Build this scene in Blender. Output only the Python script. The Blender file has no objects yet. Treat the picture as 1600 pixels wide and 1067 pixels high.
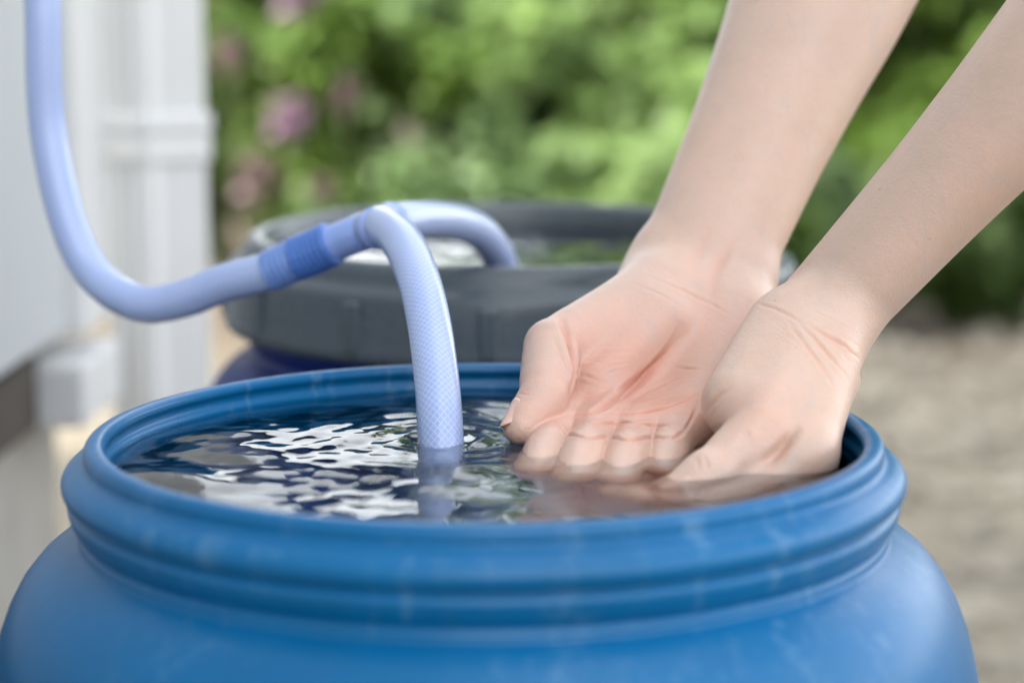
import bpy, bmesh, math, random
import numpy as np
from mathutils import Vector, Matrix

R = math.radians
scene = bpy.context.scene
col = scene.collection
random.seed(7)
rng = np.random.default_rng(7)

# ------------------------------------------------------------------ camera
RIM = 0.62                       # height of the barrel lip above the ground
cam_d = bpy.data.cameras.new('camera')
cam = bpy.data.objects.new('camera', cam_d)
col.objects.link(cam)
cam.location = (0.0104, -0.75, RIM + 0.154)
cam.rotation_euler = (R(90 - 9.1), 0, 0)
cam_d.sensor_width = 36
cam_d.lens = 70
cam_d.clip_start = 0.02
cam_d.clip_end = 400
cam_d.dof.use_dof = True
cam_d.dof.focus_distance = 0.806
cam_d.dof.aperture_fstop = 4.3
scene.camera = cam

# ------------------------------------------------------------------ sky, sun, exposure
world = bpy.data.worlds.new('World')
scene.world = world
world.use_nodes = True
wn, wl = world.node_tree.nodes, world.node_tree.links
wn.clear()
sky_t = wn.new('ShaderNodeTexSky')
sky_t.sky_type = 'NISHITA'
sky_t.sun_disc = False
sky_t.sun_elevation = R(42)
sky_t.sun_rotation = R(235)
sky_t.air_density = 1.0
sky_t.dust_density = 4.0
sky_t.ozone_density = 1.0
hs = wn.new('ShaderNodeHueSaturation')          # thin overcast: the sky is pale
hs.inputs['Saturation'].default_value = 0.20
hs.inputs['Value'].default_value = 1.0
bg = wn.new('ShaderNodeBackground')
bg.inputs['Strength'].default_value = 0.15
wo = wn.new('ShaderNodeOutputWorld')
wl.new(sky_t.outputs['Color'], hs.inputs['Color'])
wl.new(hs.outputs['Color'], bg.inputs['Color'])
wl.new(bg.outputs['Background'], wo.inputs['Surface'])

sun_d = bpy.data.lights.new('sun', 'SUN')
sun_d.energy = 2.5
sun_d.angle = R(0.6)
sun_d.color = (1.0, 0.96, 0.9)
sun = bpy.data.objects.new('sun', sun_d)
col.objects.link(sun)
az, el = R(235), R(42)           # compass direction the light comes from (x = sin, y = cos)
sun_dir = Vector((math.sin(az) * math.cos(el), math.cos(az) * math.cos(el), math.sin(el)))
sun.rotation_euler = sun_dir.to_track_quat('Z', 'Y').to_euler()

vs = scene.view_settings
vs.view_transform = 'Standard'
vs.look = 'None'
vs.gamma = 1
vs.use_curve_mapping = False
vs.exposure = 2.5
scene.render.engine = 'CYCLES'
cy = scene.cycles
cy.use_denoising = True
try:
    cy.denoiser = 'OPENIMAGEDENOISE'
except Exception:
    pass
cy.max_bounces = 10
cy.transmission_bounces = 8
cy.caustics_refractive = True
cy.caustics_reflective = False
cy.blur_glossy = 0.6
cy.sample_clamp_indirect = 8

# ------------------------------------------------------------------ helpers
def tag(o, label=None, cat=None, group=None, kind=None):
    if label: o['label'] = label
    if cat: o['category'] = cat
    if group: o['group'] = group
    if kind: o['kind'] = kind
    return o

def empty(name, loc=(0, 0, 0), rz=0.0):
    o = bpy.data.objects.new(name, None)
    o.empty_display_size = 0.05
    o.location = loc
    o.rotation_euler = (0, 0, rz)
    col.objects.link(o)
    return o

def mesh_obj(name, verts, faces, mat=None, parent=None, smooth=True, uv=None):
    me = bpy.data.meshes.new(name)
    me.from_pydata([tuple(map(float, v)) for v in verts], [], [tuple(map(int, f)) for f in faces])
    me.update()
    if smooth:
        me.polygons.foreach_set('use_smooth', [True] * len(me.polygons))
    if uv is not None:
        l = me.uv_layers.new(name='UVMap')
        vi = np.empty(len(me.loops), np.int32)
        me.loops.foreach_get('vertex_index', vi)
        l.data.foreach_set('uv', np.asarray(uv, np.float32)[vi].ravel())
    o = bpy.data.objects.new(name, me)
    if mat: me.materials.append(mat)
    if parent: o.parent = parent
    col.objects.link(o)
    return o

def grid_obj(name, verts, faces, mat=None, parent=None, smooth=True):
    """fast build from numpy arrays, faces all quads or all triangles"""
    verts = np.ascontiguousarray(verts, np.float32)
    faces = np.ascontiguousarray(faces, np.int32)
    k = faces.shape[1]
    me = bpy.data.meshes.new(name)
    me.vertices.add(len(verts)); me.vertices.foreach_set('co', verts.ravel())
    me.loops.add(faces.size); me.loops.foreach_set('vertex_index', faces.ravel())
    me.polygons.add(len(faces))
    me.polygons.foreach_set('loop_start', np.arange(0, faces.size, k, dtype=np.int32))
    me.polygons.foreach_set('loop_total', np.full(len(faces), k, np.int32))
    me.update(calc_edges=True)
    me.validate()
    if smooth:
        me.polygons.foreach_set('use_smooth', np.ones(len(me.polygons), bool))
    o = bpy.data.objects.new(name, me)
    if mat: me.materials.append(mat)
    if parent: o.parent = parent
    col.objects.link(o)
    return o

def box(name, lo, hi, mat, parent=None, bevel=0.0):
    bm = bmesh.new()
    bmesh.ops.create_cube(bm, size=1)
    for v in bm.verts:
        for i in range(3):
            v.co[i] = lo[i] if v.co[i] < 0 else hi[i]
    if bevel:
        bmesh.ops.bevel(bm, geom=bm.edges[:], offset=bevel, segments=2, affect='EDGES', profile=0.5)
    me = bpy.data.meshes.new(name)
    bm.to_mesh(me); bm.free()
    me.materials.append(mat)
    o = bpy.data.objects.new(name, me)
    if parent: o.parent = parent
    col.objects.link(o)
    return o

def spline(pts, n, closed=False):
    """Catmull-Rom through pts, n samples evenly spaced in length"""
    P = np.asarray(pts, float)
    Q = np.vstack([2 * P[0] - P[1], P, 2 * P[-1] - P[-2]])
    out = []
    for i in range(1, len(Q) - 2):
        p0, p1, p2, p3 = Q[i - 1:i + 3]
        for t in np.linspace(0, 1, 24, endpoint=False):
            out.append(0.5 * ((2 * p1) + (-p0 + p2) * t + (2 * p0 - 5 * p1 + 4 * p2 - p3) * t * t + (-p0 + 3 * p1 - 3 * p2 + p3) * t ** 3))
    out.append(P[-1])
    out = np.array(out)
    s = np.r_[0, np.cumsum(np.linalg.norm(np.diff(out, axis=0), axis=1))]
    t = np.linspace(0, s[-1], n)
    return np.stack([np.interp(t, s, out[:, k]) for k in range(out.shape[1])], 1)

def tube(name, path, rad, mat, parent=None, seg=28, caps=True, hollow=0.0, wob=None):
    """swept tube with UVs (u round, v metres along); rad scalar or per point"""
    P = np.asarray(path, float)
    n = len(P)
    rad = np.broadcast_to(np.asarray(rad, float), (n,)).copy()
    T = np.gradient(P, axis=0)
    T /= np.linalg.norm(T, axis=1)[:, None]
    up = np.array([0, 0, 1.0]) if abs(T[0][2]) < 0.9 else np.array([1.0, 0, 0])
    N = np.cross(T[0], up); N /= np.linalg.norm(N)
    s = np.r_[0, np.cumsum(np.linalg.norm(np.diff(P, axis=0), axis=1))]
    V, U, Fc = [], [], []
    for i in range(n):
        N = N - T[i] * N.dot(T[i]); N /= np.linalg.norm(N)
        B = np.cross(T[i], N)
        for k in range(seg + 1):
            a = 2 * math.pi * k / seg
            V.append(P[i] + rad[i] * (math.cos(a) * N + math.sin(a) * B))
            U.append((k / seg, s[i]))
    for i in range(n - 1):
        for k in range(seg):
            a = i * (seg + 1) + k
            Fc.append((a, a + 1, a + seg + 2, a + seg + 1))
    if hollow:                                  # a wall and a bore at the far end
        base = (n - 1) * (seg + 1)
        prev = base
        for j, (rr, back) in enumerate(((rad[-1] * hollow, 0), (rad[-1] * hollow, 3))):
            st = len(V)
            c0 = P[-1 - back]
            for k in range(seg + 1):
                vv = np.array(V[base + k]) - P[-1]
                V.append(c0 + vv * hollow); U.append((k / seg, s[-1]))
            for k in range(seg):
                Fc.append((prev + k, prev + k + 1, st + k + 1, st + k))
            prev = st
        Fc.append(tuple(prev + k for k in range(seg)))
        Fc.append(tuple(range(seg - 1, -1, -1)))
    elif caps:
        Fc.append(tuple(range(seg - 1, -1, -1)))
        b = (n - 1) * (seg + 1)
        Fc.append(tuple(range(b, b + seg)))
    return mesh_obj(name, V, Fc, mat, parent, uv=U)

def lathe(name, prof, mat, parent=None, seg=160, sub=3, closed_bottom=False):
    """revolve (r, z) profile, smoothed by spline sampling"""
    P = np.asarray(prof, float)
    Q = spline(P, max(len(P) * sub, 8)) if sub > 1 else P
    n = len(Q)
    a = np.arange(seg) * 2 * np.pi / seg
    V = np.stack([np.outer(Q[:, 0], np.cos(a)), np.outer(Q[:, 0], np.sin(a)), np.repeat(Q[:, 1][:, None], seg, 1)], -1).reshape(-1, 3)
    i, k = np.meshgrid(np.arange(n - 1), np.arange(seg), indexing='ij')
    k2 = (k + 1) % seg
    Fc = np.stack([i * seg + k, i * seg + k2, (i + 1) * seg + k2, (i + 1) * seg + k], -1).reshape(-1, 4)
    return grid_obj(name, V, Fc, mat, parent)

# ---- node helpers
class NT:
    def __init__(s, name):
        s.m = bpy.data.materials.new(name)
        s.m.use_nodes = True
        s.n, s.l = s.m.node_tree.nodes, s.m.node_tree.links
        s.bsdf = next(n for n in s.n if n.type == 'BSDF_PRINCIPLED')
        s.out = next(n for n in s.n if n.type == 'OUTPUT_MATERIAL')
    def new(s, t, **kw):
        n = s.n.new(t)
        for k, v in kw.items(): setattr(n, k, v)
        return n
    def link(s, a, b): s.l.new(a, b)
    def set(s, **kw):
        for k, v in kw.items():
            s.bsdf.inputs[k.replace('_', ' ')].default_value = v
    def coord(s, kind='Object', scale=(1, 1, 1)):
        tc = s.new('ShaderNodeTexCoord')
        mp = s.new('ShaderNodeMapping')
        mp.inputs['Scale'].default_value = scale
        s.link(tc.outputs[kind], mp.inputs['Vector'])
        return mp.outputs['Vector']
    def noise(s, vec, scale, detail=4, rough=0.55, dist=0.0):
        n = s.new('ShaderNodeTexNoise')
        n.inputs['Scale'].default_value = scale
        n.inputs['Detail'].default_value = detail
        n.inputs['Roughness'].default_value = rough
        n.inputs['Distortion'].default_value = dist
        s.link(vec, n.inputs['Vector'])
        return n.outputs['Fac']
    def ramp(s, fac, stops):
        n = s.new('ShaderNodeValToRGB')
        e = n.color_ramp.elements
        while len(e) < len(stops): e.new(0.5)
        for k, (p, c) in enumerate(stops):
            e[k].position = p
            e[k].color = (*c, 1) if len(c) == 3 else c
        s.link(fac, n.inputs['Fac'])
        return n.outputs['Color']
    def mix(s, fac, a, b, blend='MIX'):
        n = s.new('ShaderNodeMix', data_type='RGBA', blend_type=blend)
        for sock, v in ((n.inputs[0], fac), (n.inputs[6], a), (n.inputs[7], b)):
            if hasattr(v, 'is_linked') or hasattr(v, 'links'): s.link(v, sock)
            elif isinstance(v, (int, float)): sock.default_value = v
            else: sock.default_value = (*v, 1)
        return n.outputs[2]
    def math(s, op, a, b=0.0, c=None):
        n = s.new('ShaderNodeMath', operation=op)
        for sock, v in zip(n.inputs, (a, b, c)):
            if v is None: continue
            if isinstance(v, (int, float)): sock.default_value = v
            else: s.link(v, sock)
        return n.outputs[0]
    def bump(s, h, strength=0.2, dist=0.001, normal=None):
        n = s.new('ShaderNodeBump')
        n.inputs['Strength'].default_value = strength
        n.inputs['Distance'].default_value = dist
        s.link(h, n.inputs['Height'])
        if normal is not None: s.link(normal, n.inputs['Normal'])
        s.link(n.outputs['Normal'], s.bsdf.inputs['Normal'])
        return n.outputs['Normal']

def plastic(name, c, rough=0.42, scuff=(0.5, 0.6, 0.7), amount=0.25, stretch=(1, 1, 1), spec=0.45):
    t = NT(name)
    v = t.coord('Object')
    n1 = t.noise(v, 9, 5, 0.6)
    n2 = t.noise(t.coord('Object', stretch), 60, 4, 0.7)
    base = t.ramp(n1, [(0.3, tuple(x * 0.9 for x in c)), (0.7, tuple(min(1, x * 1.1) for x in c))])
    sc = t.ramp(n2, [(0.62, (0, 0, 0)), (0.80, (1, 1, 1))])
    f = t.math('MULTIPLY', sc, amount)
    t.link(t.mix(f, base, scuff), t.bsdf.inputs['Base Color'])
    r = t.math('MULTIPLY_ADD', n2, 0.22, rough - 0.10)
    t.link(r, t.bsdf.inputs['Roughness'])
    big = t.ramp(t.noise(t.coord('Object', (1.0, 1.0, 0.30)), 26, 6, 0.75, 0.4), [(0.585, (0, 0, 0)), (0.68, (1, 1, 1))])     # rubbed patches
    scr = t.ramp(t.noise(t.coord('Object', (1.0, 1.0, 0.10)), 150, 3, 0.6, 0.3), [(0.56, (0, 0, 0)), (0.68, (1, 1, 1))])   # fine drag marks
    pat = t.ramp(t.noise(v, 9, 3, 0.6), [(0.46, (0, 0, 0)), (0.62, (1, 1, 1))])
    f2 = t.math('MAXIMUM', t.math('MULTIPLY', big, amount * 1.6), t.math('MULTIPLY', t.math('MULTIPLY', scr, pat), amount * 2.4))
    t.link(t.mix(f2, t.mix(f, base, scuff), scuff), t.bsdf.inputs['Base Color'])
    t.bsdf.inputs['Specular IOR Level'].default_value = spec
    t.bump(t.noise(v, 260, 3, 0.6), 0.10, 0.0006)
    return t.m

def simple(name, c, rough=0.6, var=0.15, scale=20, bump=0.0, bdist=0.002):
    t = NT(name)
    v = t.coord('Object')
    n = t.noise(v, scale, 5, 0.6)
    t.link(t.ramp(n, [(0.25, tuple(x * (1 - var) for x in c)), (0.75, tuple(min(1, x * (1 + var)) for x in c))]), t.bsdf.inputs['Base Color'])
    t.set(Roughness=rough)
    if bump: t.bump(n, bump, bdist)
    return t.m

# ------------------------------------------------------------------ materials
M = {}
M['blue'] = plastic('blue_plastic', (0.001, 0.115, 0.29), 0.30, (0.30, 0.45, 0.58), 0.08, (1, 1, 0.25), 0.34)
M['deep_blue'] = plastic('deep_blue_plastic', (0.006, 0.028, 0.19), 0.42, (0.3, 0.4, 0.5), 0.04, (1, 1, 1), 0.25)
M['grey_ring'] = plastic('grey_plastic', (0.078, 0.098, 0.112), 0.28, (0.4, 0.42, 0.42), 0.03)
M['cuff'] = plastic('cuff_plastic', (0.07, 0.17, 0.50), 0.35, (0.4, 0.5, 0.8), 0.1)
M['cuff_pale'] = plastic('pale_cuff_plastic', (0.15, 0.26, 0.58), 0.35, (0.4, 0.5, 0.8), 0.1)
M['white_paint'] = simple('white_paint', (0.62, 0.63, 0.63), 0.45, 0.04, 6)
M['siding'] = simple('siding_paint', (0.46, 0.49, 0.505), 0.5, 0.05, 4)
M['skirt'] = simple('skirt_board', (0.062, 0.052, 0.043), 0.8, 0.25, 8)
M['concrete'] = simple('concrete', (0.36, 0.345, 0.31), 0.9, 0.14, 10, 0.4)
M['bark'] = simple('bark', (0.07, 0.05, 0.035), 0.9, 0.4, 25, 0.8, 0.01)
M['stem'] = simple('stem', (0.08, 0.11, 0.04), 0.7, 0.3, 25)

def leaf_mat(name, c, var=0.45):
    t = NT(name)
    v = t.coord('Object')
    n = t.noise(v, 5, 4, 0.7)
    n2 = t.noise(v, 34, 2, 0.6)
    f = t.math('ADD', t.math('MULTIPLY', n, 0.6), t.math('MULTIPLY', n2, 0.4))
    colr = t.ramp(f, [(0.3, tuple(x * (1 - var) for x in c)), (0.5, c), (0.72, (min(1, c[0] * (1 + 1.5 * var)), min(1, c[1] * (1 + 1.1 * var)), c[2] * (1 + var)))])
    t.link(colr, t.bsdf.inputs['Base Color'])
    t.set(Roughness=0.5)
    tr = t.new('ShaderNodeBsdfTranslucent')
    t.link(colr, tr.inputs['Color'])
    ms = t.new('ShaderNodeMixShader')
    ms.inputs[0].default_value = 0.45
    t.link(t.bsdf.outputs[0], ms.inputs[1]); t.link(tr.outputs[0], ms.inputs[2])
    t.link(ms.outputs[0], t.out.inputs['Surface'])
    return t.m

M['leaf_mid'] = leaf_mat('leaf_mid', (0.095, 0.165, 0.025))
M['leaf_light'] = leaf_mat('leaf_light', (0.16, 0.25, 0.075))
M['leaf_dark'] = leaf_mat('leaf_dark', (0.06, 0.11, 0.018))
M['leaf_sage'] = leaf_mat('leaf_sage', (0.13, 0.21, 0.075))
M['petal'] = simple('petal', (0.20, 0.105, 0.18), 0.6, 0.25, 30)
M['petal_dull'] = simple('petal_dull', (0.15, 0.085, 0.10), 0.6, 0.25, 30)

# braided hose: pale blue PVC with a diamond mesh of thread under the skin
t = NT('braided_hose')
tc = t.new('ShaderNodeTexCoord')
sep = t.new('ShaderNodeSeparateXYZ')
t.link(tc.outputs['UV'], sep.inputs[0])
u, v = sep.outputs[0], sep.outputs[1]
lines = None
for sgn in (1, -1):
    ph = t.math('ADD', t.math('MULTIPLY', u, 20.0), t.math('MULTIPLY', v, sgn * 350.0))
    s_ = t.math('ABSOLUTE', t.math('SINE', t.math('MULTIPLY', ph, math.pi)))
    ln = t.math('SUBTRACT', 1.0, t.math('MINIMUM', t.math('MULTIPLY', s_, 2.6), 1.0))
    lines = ln if lines is None else t.math('MAXIMUM', lines, ln)
body = t.mix(t.noise(t.coord('Object'), 30, 3), (0.29, 0.385, 0.66), (0.37, 0.46, 0.72))
t.link(t.mix(t.math('MULTIPLY', lines, 0.6), body, (0.60, 0.71, 0.94)), t.bsdf.inputs['Base Color'])
t.set(Roughness=0.35, Subsurface_Weight=0.55, Subsurface_Scale=0.006, Coat_Weight=0.8, Coat_Roughness=0.12)
t.bsdf.inputs['Subsurface Radius'].default_value = (0.8, 0.9, 1.0)
t.bump(lines, 0.25, 0.0005)
M['hose'] = t.m
t = NT('clear_blue_fitting')
t.set(Base_Color=(0.29, 0.41, 0.77, 1), Roughness=0.3, Subsurface_Weight=0.5, Subsurface_Scale=0.006)
M['fitting'] = t.m

# water
t = NT('water')
gl = t.new('ShaderNodeBsdfGlass')
gl.inputs['IOR'].default_value = 1.333
gl.inputs['Roughness'].default_value = 0.0
gl.inputs['Color'].default_value = (0.97, 0.99, 1.0, 1)
t.link(gl.outputs[0], t.out.inputs['Surface'])
M['water'] = t.m

# ground: soil, turning to pale gravel
t = NT('ground')
v = t.coord('Object')
vor = t.new('ShaderNodeTexVoronoi')
vor.inputs['Scale'].default_value = 42
t.link(v, vor.inputs['Vector'])
n1 = t.noise(v, 1.1, 5, 0.65)
n2 = t.noise(v, 14, 5, 0.7)
grav = t.mix(n2, (0.13, 0.112, 0.082), (0.235, 0.215, 0.165))
vs_ = t.new('ShaderNodeSeparateXYZ'); t.link(vor.outputs['Color'], vs_.inputs[0])
grav = t.mix(0.6, grav, t.ramp(vs_.outputs[0], [(0.0, (0.25, 0.25, 0.24)), (1.0, (0.75, 0.72, 0.68))]), 'OVERLAY')
soil = t.mix(n2, (0.06, 0.045, 0.028), (0.105, 0.082, 0.054))
sp = t.new('ShaderNodeSeparateXYZ'); t.link(v, sp.inputs[0])
edge = t.math('ADD', sp.outputs[1], t.math('MULTIPLY', n1, 1.6))
f = t.new('ShaderNodeMapRange'); f.inputs['From Min'].default_value = 3.3; f.inputs['From Max'].default_value = 4.9
t.link(edge, f.inputs['Value'])
t.link(t.mix(f.outputs[0], grav, soil), t.bsdf.inputs['Base Color'])
t.set(Roughness=0.9)
t.bump(vor.outputs['Distance'], 0.8, 0.01)
M['ground'] = t.m
M['pebble'] = simple('pebble', (0.22, 0.20, 0.16), 0.85, 0.65, 6)

# skin
def skin_mat():
    t = NT('skin')
    v = t.coord('Object')
    at = t.new('ShaderNodeAttribute', attribute_name='flush')
    n1 = t.noise(v, 46, 6, 0.72)
    n2 = t.noise(v, 170, 3, 0.6)
    pale = t.mix(n1, (0.53, 0.355, 0.27), (0.69, 0.525, 0.43))
    red = t.mix(n1, (0.58, 0.24, 0.165), (0.71, 0.36, 0.265))
    fl = t.math('ADD', at.outputs['Fac'], t.math('MULTIPLY', t.math('SUBTRACT', n1, 0.5), 0.9))
    cl = t.new('ShaderNodeClamp'); t.link(fl, cl.inputs[0])
    c = t.mix(cl.outputs[0], pale, red)
    n3 = t.noise(v, 11, 3, 0.55, 0.6)                      # broad mottling, faint veins
    c = t.mix(t.math('MULTIPLY', t.ramp(n3, [(0.42, (0, 0, 0)), (0.62, (1, 1, 1))]), 0.22), c, (0.56, 0.44, 0.40))
    vn = t.noise(t.coord('Object', (1.0, 1.0, 0.45)), 30, 2, 0.5, 1.4)
    ve = t.ramp(vn, [(0.485, (0, 0, 0)), (0.50, (1, 1, 1)), (0.515, (0, 0, 0))])
    c = t.mix(t.math('MULTIPLY', ve, 0.17), c, (0.38, 0.42, 0.46))
    fv = t.new('ShaderNodeTexVoronoi'); fv.inputs['Scale'].default_value = 120
    t.link(v, fv.inputs['Vector'])
    sx = t.new('ShaderNodeSeparateXYZ'); t.link(fv.outputs['Color'], sx.inputs[0])
    dot = t.math('MULTIPLY', t.math('LESS_THAN', fv.outputs['Distance'], 0.085), t.math('GREATER_THAN', sx.outputs[0], 0.93))
    c = t.mix(t.math('MULTIPLY', dot, 0.40), c, (0.33, 0.16, 0.10))
    t.link(c, t.bsdf.inputs['Base Color'])
    t.set(Roughness=0.46, Subsurface_Weight=0.18, Subsurface_Scale=0.0025)
    t.bsdf.inputs['Subsurface Radius'].default_value = (1.0, 0.36, 0.2)
    vor = t.new('ShaderNodeTexVoronoi', feature='DISTANCE_TO_EDGE')
    vor.inputs['Scale'].default_value = 720
    t.link(v, vor.inputs['Vector'])
    h = t.math('ADD', t.math('MULTIPLY', vor.outputs['Distance'], 0.45), t.math('MULTIPLY', n2, 0.8))
    h = t.math('ADD', h, t.math('MULTIPLY', t.noise(v, 75, 4, 0.6), 0.7))
    t.bump(h, 0.55, 0.0007)
    wet = t.new('ShaderNodeAttribute', attribute_name='wet')
    t.link(t.math('MULTIPLY_ADD', wet.outputs['Fac'], -0.13, 0.42), t.bsdf.inputs['Roughness'])
    return t.m
M['skin'] = skin_mat()
t = NT('nail')
t.set(Base_Color=(0.68, 0.46, 0.38, 1), Roughness=0.25, Subsurface_Weight=0.3, Subsurface_Scale=0.003)
M['nail'] = t.m
M['cloth'] = simple('cloth', (0.35, 0.37, 0.42), 0.9, 0.1, 200, 0.2, 0.001)

# ------------------------------------------------------------------ ground
S = 90.0
gx = np.r_[-S, -20, np.linspace(-6, 6, 60), 20, S]
gy = np.r_[-S, -12, np.linspace(-3, 10, 66), 25, S]
X, Y = np.meshgrid(gx, gy, indexing='ij')
Zg = 0.012 * np.sin(X * 1.7 + Y * 0.6) * np.sin(Y * 1.3) * (np.abs(X) < 6) * (Y > 1.6)
nx, ny = X.shape
i, j = np.meshgrid(np.arange(nx - 1), np.arange(ny - 1), indexing='ij')
fq = np.stack([i * ny + j, (i + 1) * ny + j, (i + 1) * ny + j + 1, i * ny + j + 1], -1).reshape(-1, 4)
tag(grid_obj('ground', np.stack([X, Y, Zg], -1).reshape(-1, 3), fq, M['ground']), kind='structure')

def pebbles():
    bm = bmesh.new()
    bmesh.ops.create_icosphere(bm, subdivisions=1, radius=1)
    bv = np.array([v.co[:] for v in bm.verts]); bf = np.array([[v.index for v in f.verts] for f in bm.faces])
    bm.free()
    n = 9000
    V = np.empty((n, len(bv), 3)); 
    px = rng.uniform(-0.36, 2.6, n); py = rng.uniform(-0.9, 5.0, n)
    for k in range(n):
        s = rng.uniform(0.006, 0.020) if rng.random() < 0.88 else rng.uniform(0.02, 0.042)
        q = bv * (1 + rng.uniform(-0.25, 0.25, (len(bv), 1))) * np.array([1, rng.uniform(0.6, 1), rng.uniform(0.4, 0.7)]) * s
        a = rng.uniform(0, 6.28); c_, s_ = math.cos(a), math.sin(a)
        q[:, :2] = q[:, :2] @ np.array([[c_, -s_], [s_, c_]])
        V[k] = q + (px[k], py[k], s * 0.25)
    Fc = (bf[None] + (np.arange(n) * len(bv))[:, None, None]).reshape(-1, 3)
    o = grid_obj('gravel', V.reshape(-1, 3), Fc, M['pebble'])
    tag(o, 'loose pale gravel spread over the ground beyond the barrels', 'gravel', kind='stuff')
pebbles()

# ------------------------------------------------------------------ house corner and downspout
WX, CY = -0.362, 1.0             # wall face and corner of the house
house = tag(empty('house', (WX, CY, 0)), 'pale grey house corner with white trim beside the downspout', 'house')
def hbox(n, lo, hi, m, b=0.0):
    o = box(n, [lo[0] - WX, lo[1] - CY, lo[2]], [hi[0] - WX, hi[1] - CY, hi[2]], m, house, b)
    return o
hbox('wall', (-3.4, -3.2, 0.521), (WX, CY - 0.001, 4.6), M['siding'])  # unseen upper part made taller so the house shade covers the gravel
hbox('corner_board', (WX - 0.06, CY - 0.10, 0.515), (WX + 0.014, CY + 0.012, 4.58), M['white_paint'], 0.003)
hbox('skirt_board', (-3.38, -3.18, 0.452), (WX - 0.012, CY - 0.16, 0.508), M['skirt'])
hbox('foundation', (-3.36, -3.16, -0.2), (WX - 0.03, CY - 0.03, 0.451), M['concrete'])
hbox('trim_block', (WX - 0.05, CY - 0.165, 0.448), (WX + 0.026, CY - 0.01, 0.500), M['white_paint'], 0.004)
hbox('soffit', (-3.6, -3.4, 4.601), (WX + 0.30, CY + 0.30, 4.65), M['white_paint'])
rv = [(-3.7, -3.5, 4.651), (WX + 0.32, -3.5, 4.651), (WX + 0.32, CY + 0.32, 4.651), (-3.7, CY + 0.32, 4.651), (-3.7, -3.5, 5.7), (-3.7, CY + 0.32, 5.7)]
rv = [(a - WX, b - CY, c) for a, b, c in rv]
mesh_obj('roof', rv, [(0, 1, 2, 3), (1, 4, 5, 2), (0, 4, 1), (3, 2, 5), (0, 3, 5, 4)], M['skirt'], house, smooth=False)  # out of view, raised with the wall to lengthen the house shade

dsx, dsy = -0.312, 1.055
ds = tag(empty('downspout', (dsx, dsy, 0), R(45)), 'white rectangular downspout with a joint collar at the house corner', 'downspout')
def ribbed(w, d, rib, z0, z1, name, m):
    """rectangular pipe whose faces carry shallow flutes"""
    prof = []
    for (ax, ay), (bx_, by_) in (((-w, -d), (w, -d)), ((w, -d), (w, d)), ((w, d), (-w, d)), ((-w, d), (-w, -d))):
        a, b = np.array([ax, ay]), np.array([bx_, by_])
        nrm = np.array([(b - a)[1], -(b - a)[0]]); nrm = nrm / np.linalg.norm(nrm)
        for tt, off in ((0.04, 0), (0.30, 0), (0.36, -rib), (0.46, -rib), (0.52, 0), (0.60, 0), (0.66, -rib), (0.76, -rib), (0.82, 0), (0.96, 0)):
            prof.append(a + (b - a) * tt + nrm * off)
    n = len(prof)
    V = [(p[0], p[1], z) for z in (z0, z1) for p in prof]
    Fc = [(k, (k + 1) % n, n + (k + 1) % n, n + k) for k in range(n)]
    Fc.append(tuple(range(n - 1, -1, -1))); Fc.append(tuple(range(n, 2 * n)))
    return mesh_obj(name, V, Fc, m, ds, smooth=False)
ribbed(0.0335, 0.0335, 0.004, 0.12, 4.6, 'pipe', M['white_paint'])
box('collar', (-0.038, -0.038, 0.676), (0.038, 0.038, 0.694), M['white_paint'], ds, 0.004)
box('collar', (-0.0365, -0.0365, 0.650), (0.0365, 0.0365, 0.676), M['white_paint'], ds, 0.003)
el_v = []
for (yy, zz) in ((0, 0.20), (0, 0.12), (-0.02, 0.07), (-0.10, 0.035), (-0.22, 0.03)):
    h = 0.035
    el_v += [(-h, yy - h * 0.6, zz - h * 0.5), (h, yy - h * 0.6, zz - h * 0.5), (h, yy + h * 0.8, zz + h * 0.7), (-h, yy + h * 0.8, zz + h * 0.7)]
el_f = [(4 * a + k, 4 * a + (k + 1) % 4, 4 * a + 4 + (k + 1) % 4, 4 * a + 4 + k) for a in range(4) for k in range(4)] + [(3, 2, 1, 0), (16, 17, 18, 19)]
mesh_obj('elbow', el_v, el_f, M['white_paint'], ds, smooth=False)

# ------------------------------------------------------------------ barrels
NECK = [  # (r, z) from the inside of the mouth over the lip and down the threads, z measured from the lip
    (0.1435, -0.0340), (0.1425, -0.0250), (0.1432, -0.0205), (0.1452, -0.0180), (0.1455, -0.0155), (0.1436, -0.0130), (0.1432, -0.0100),
    (0.1446, -0.0078), (0.1446, -0.0056), (0.1434, -0.0036), (0.1436, -0.0014), (0.1450, -0.0001), (0.1472, 0.0002), (0.1494, -0.0002), (0.1508, -0.0016),
    (0.1512, -0.0038), (0.1510, -0.0060), (0.1522, -0.0072), (0.1552, -0.0086), (0.1582, -0.0108), (0.1597, -0.0136), (0.1594, -0.0164),
    (0.1580, -0.0185), (0.1562, -0.0194), (0.1556, -0.0203), (0.1568, -0.0214), (0.1576, -0.0228), (0.1574, -0.0244), (0.1564, -0.0270),
    (0.1549, -0.0296), (0.1534, -0.0314), (0.1530, -0.0324), (0.1537, -0.0336), (0.1541, -0.0346), (0.1538, -0.0356), (0.1546, -0.0366)]
SHOULDER = [(0.1546, -0.0366), (0.160, -0.0392), (0.1662, -0.0432), (0.1725, -0.0492), (0.1785, -0.0580), (0.1838, -0.0710), (0.1885, -0.0900), (0.1918, -0.1150),
            (0.1938, -0.1500), (0.1945, -0.2000), (0.1945, -0.2600), (0.1925, -0.3000), (0.1925, -0.3200), (0.1945, -0.3500), (0.1945, -0.4800), (0.1930, -0.5500), (0.1880, -0.5950), (0.1780, -0.6150), (0.160, -0.6195), (0.08, -0.6195), (0.001, -0.6195)]
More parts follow.
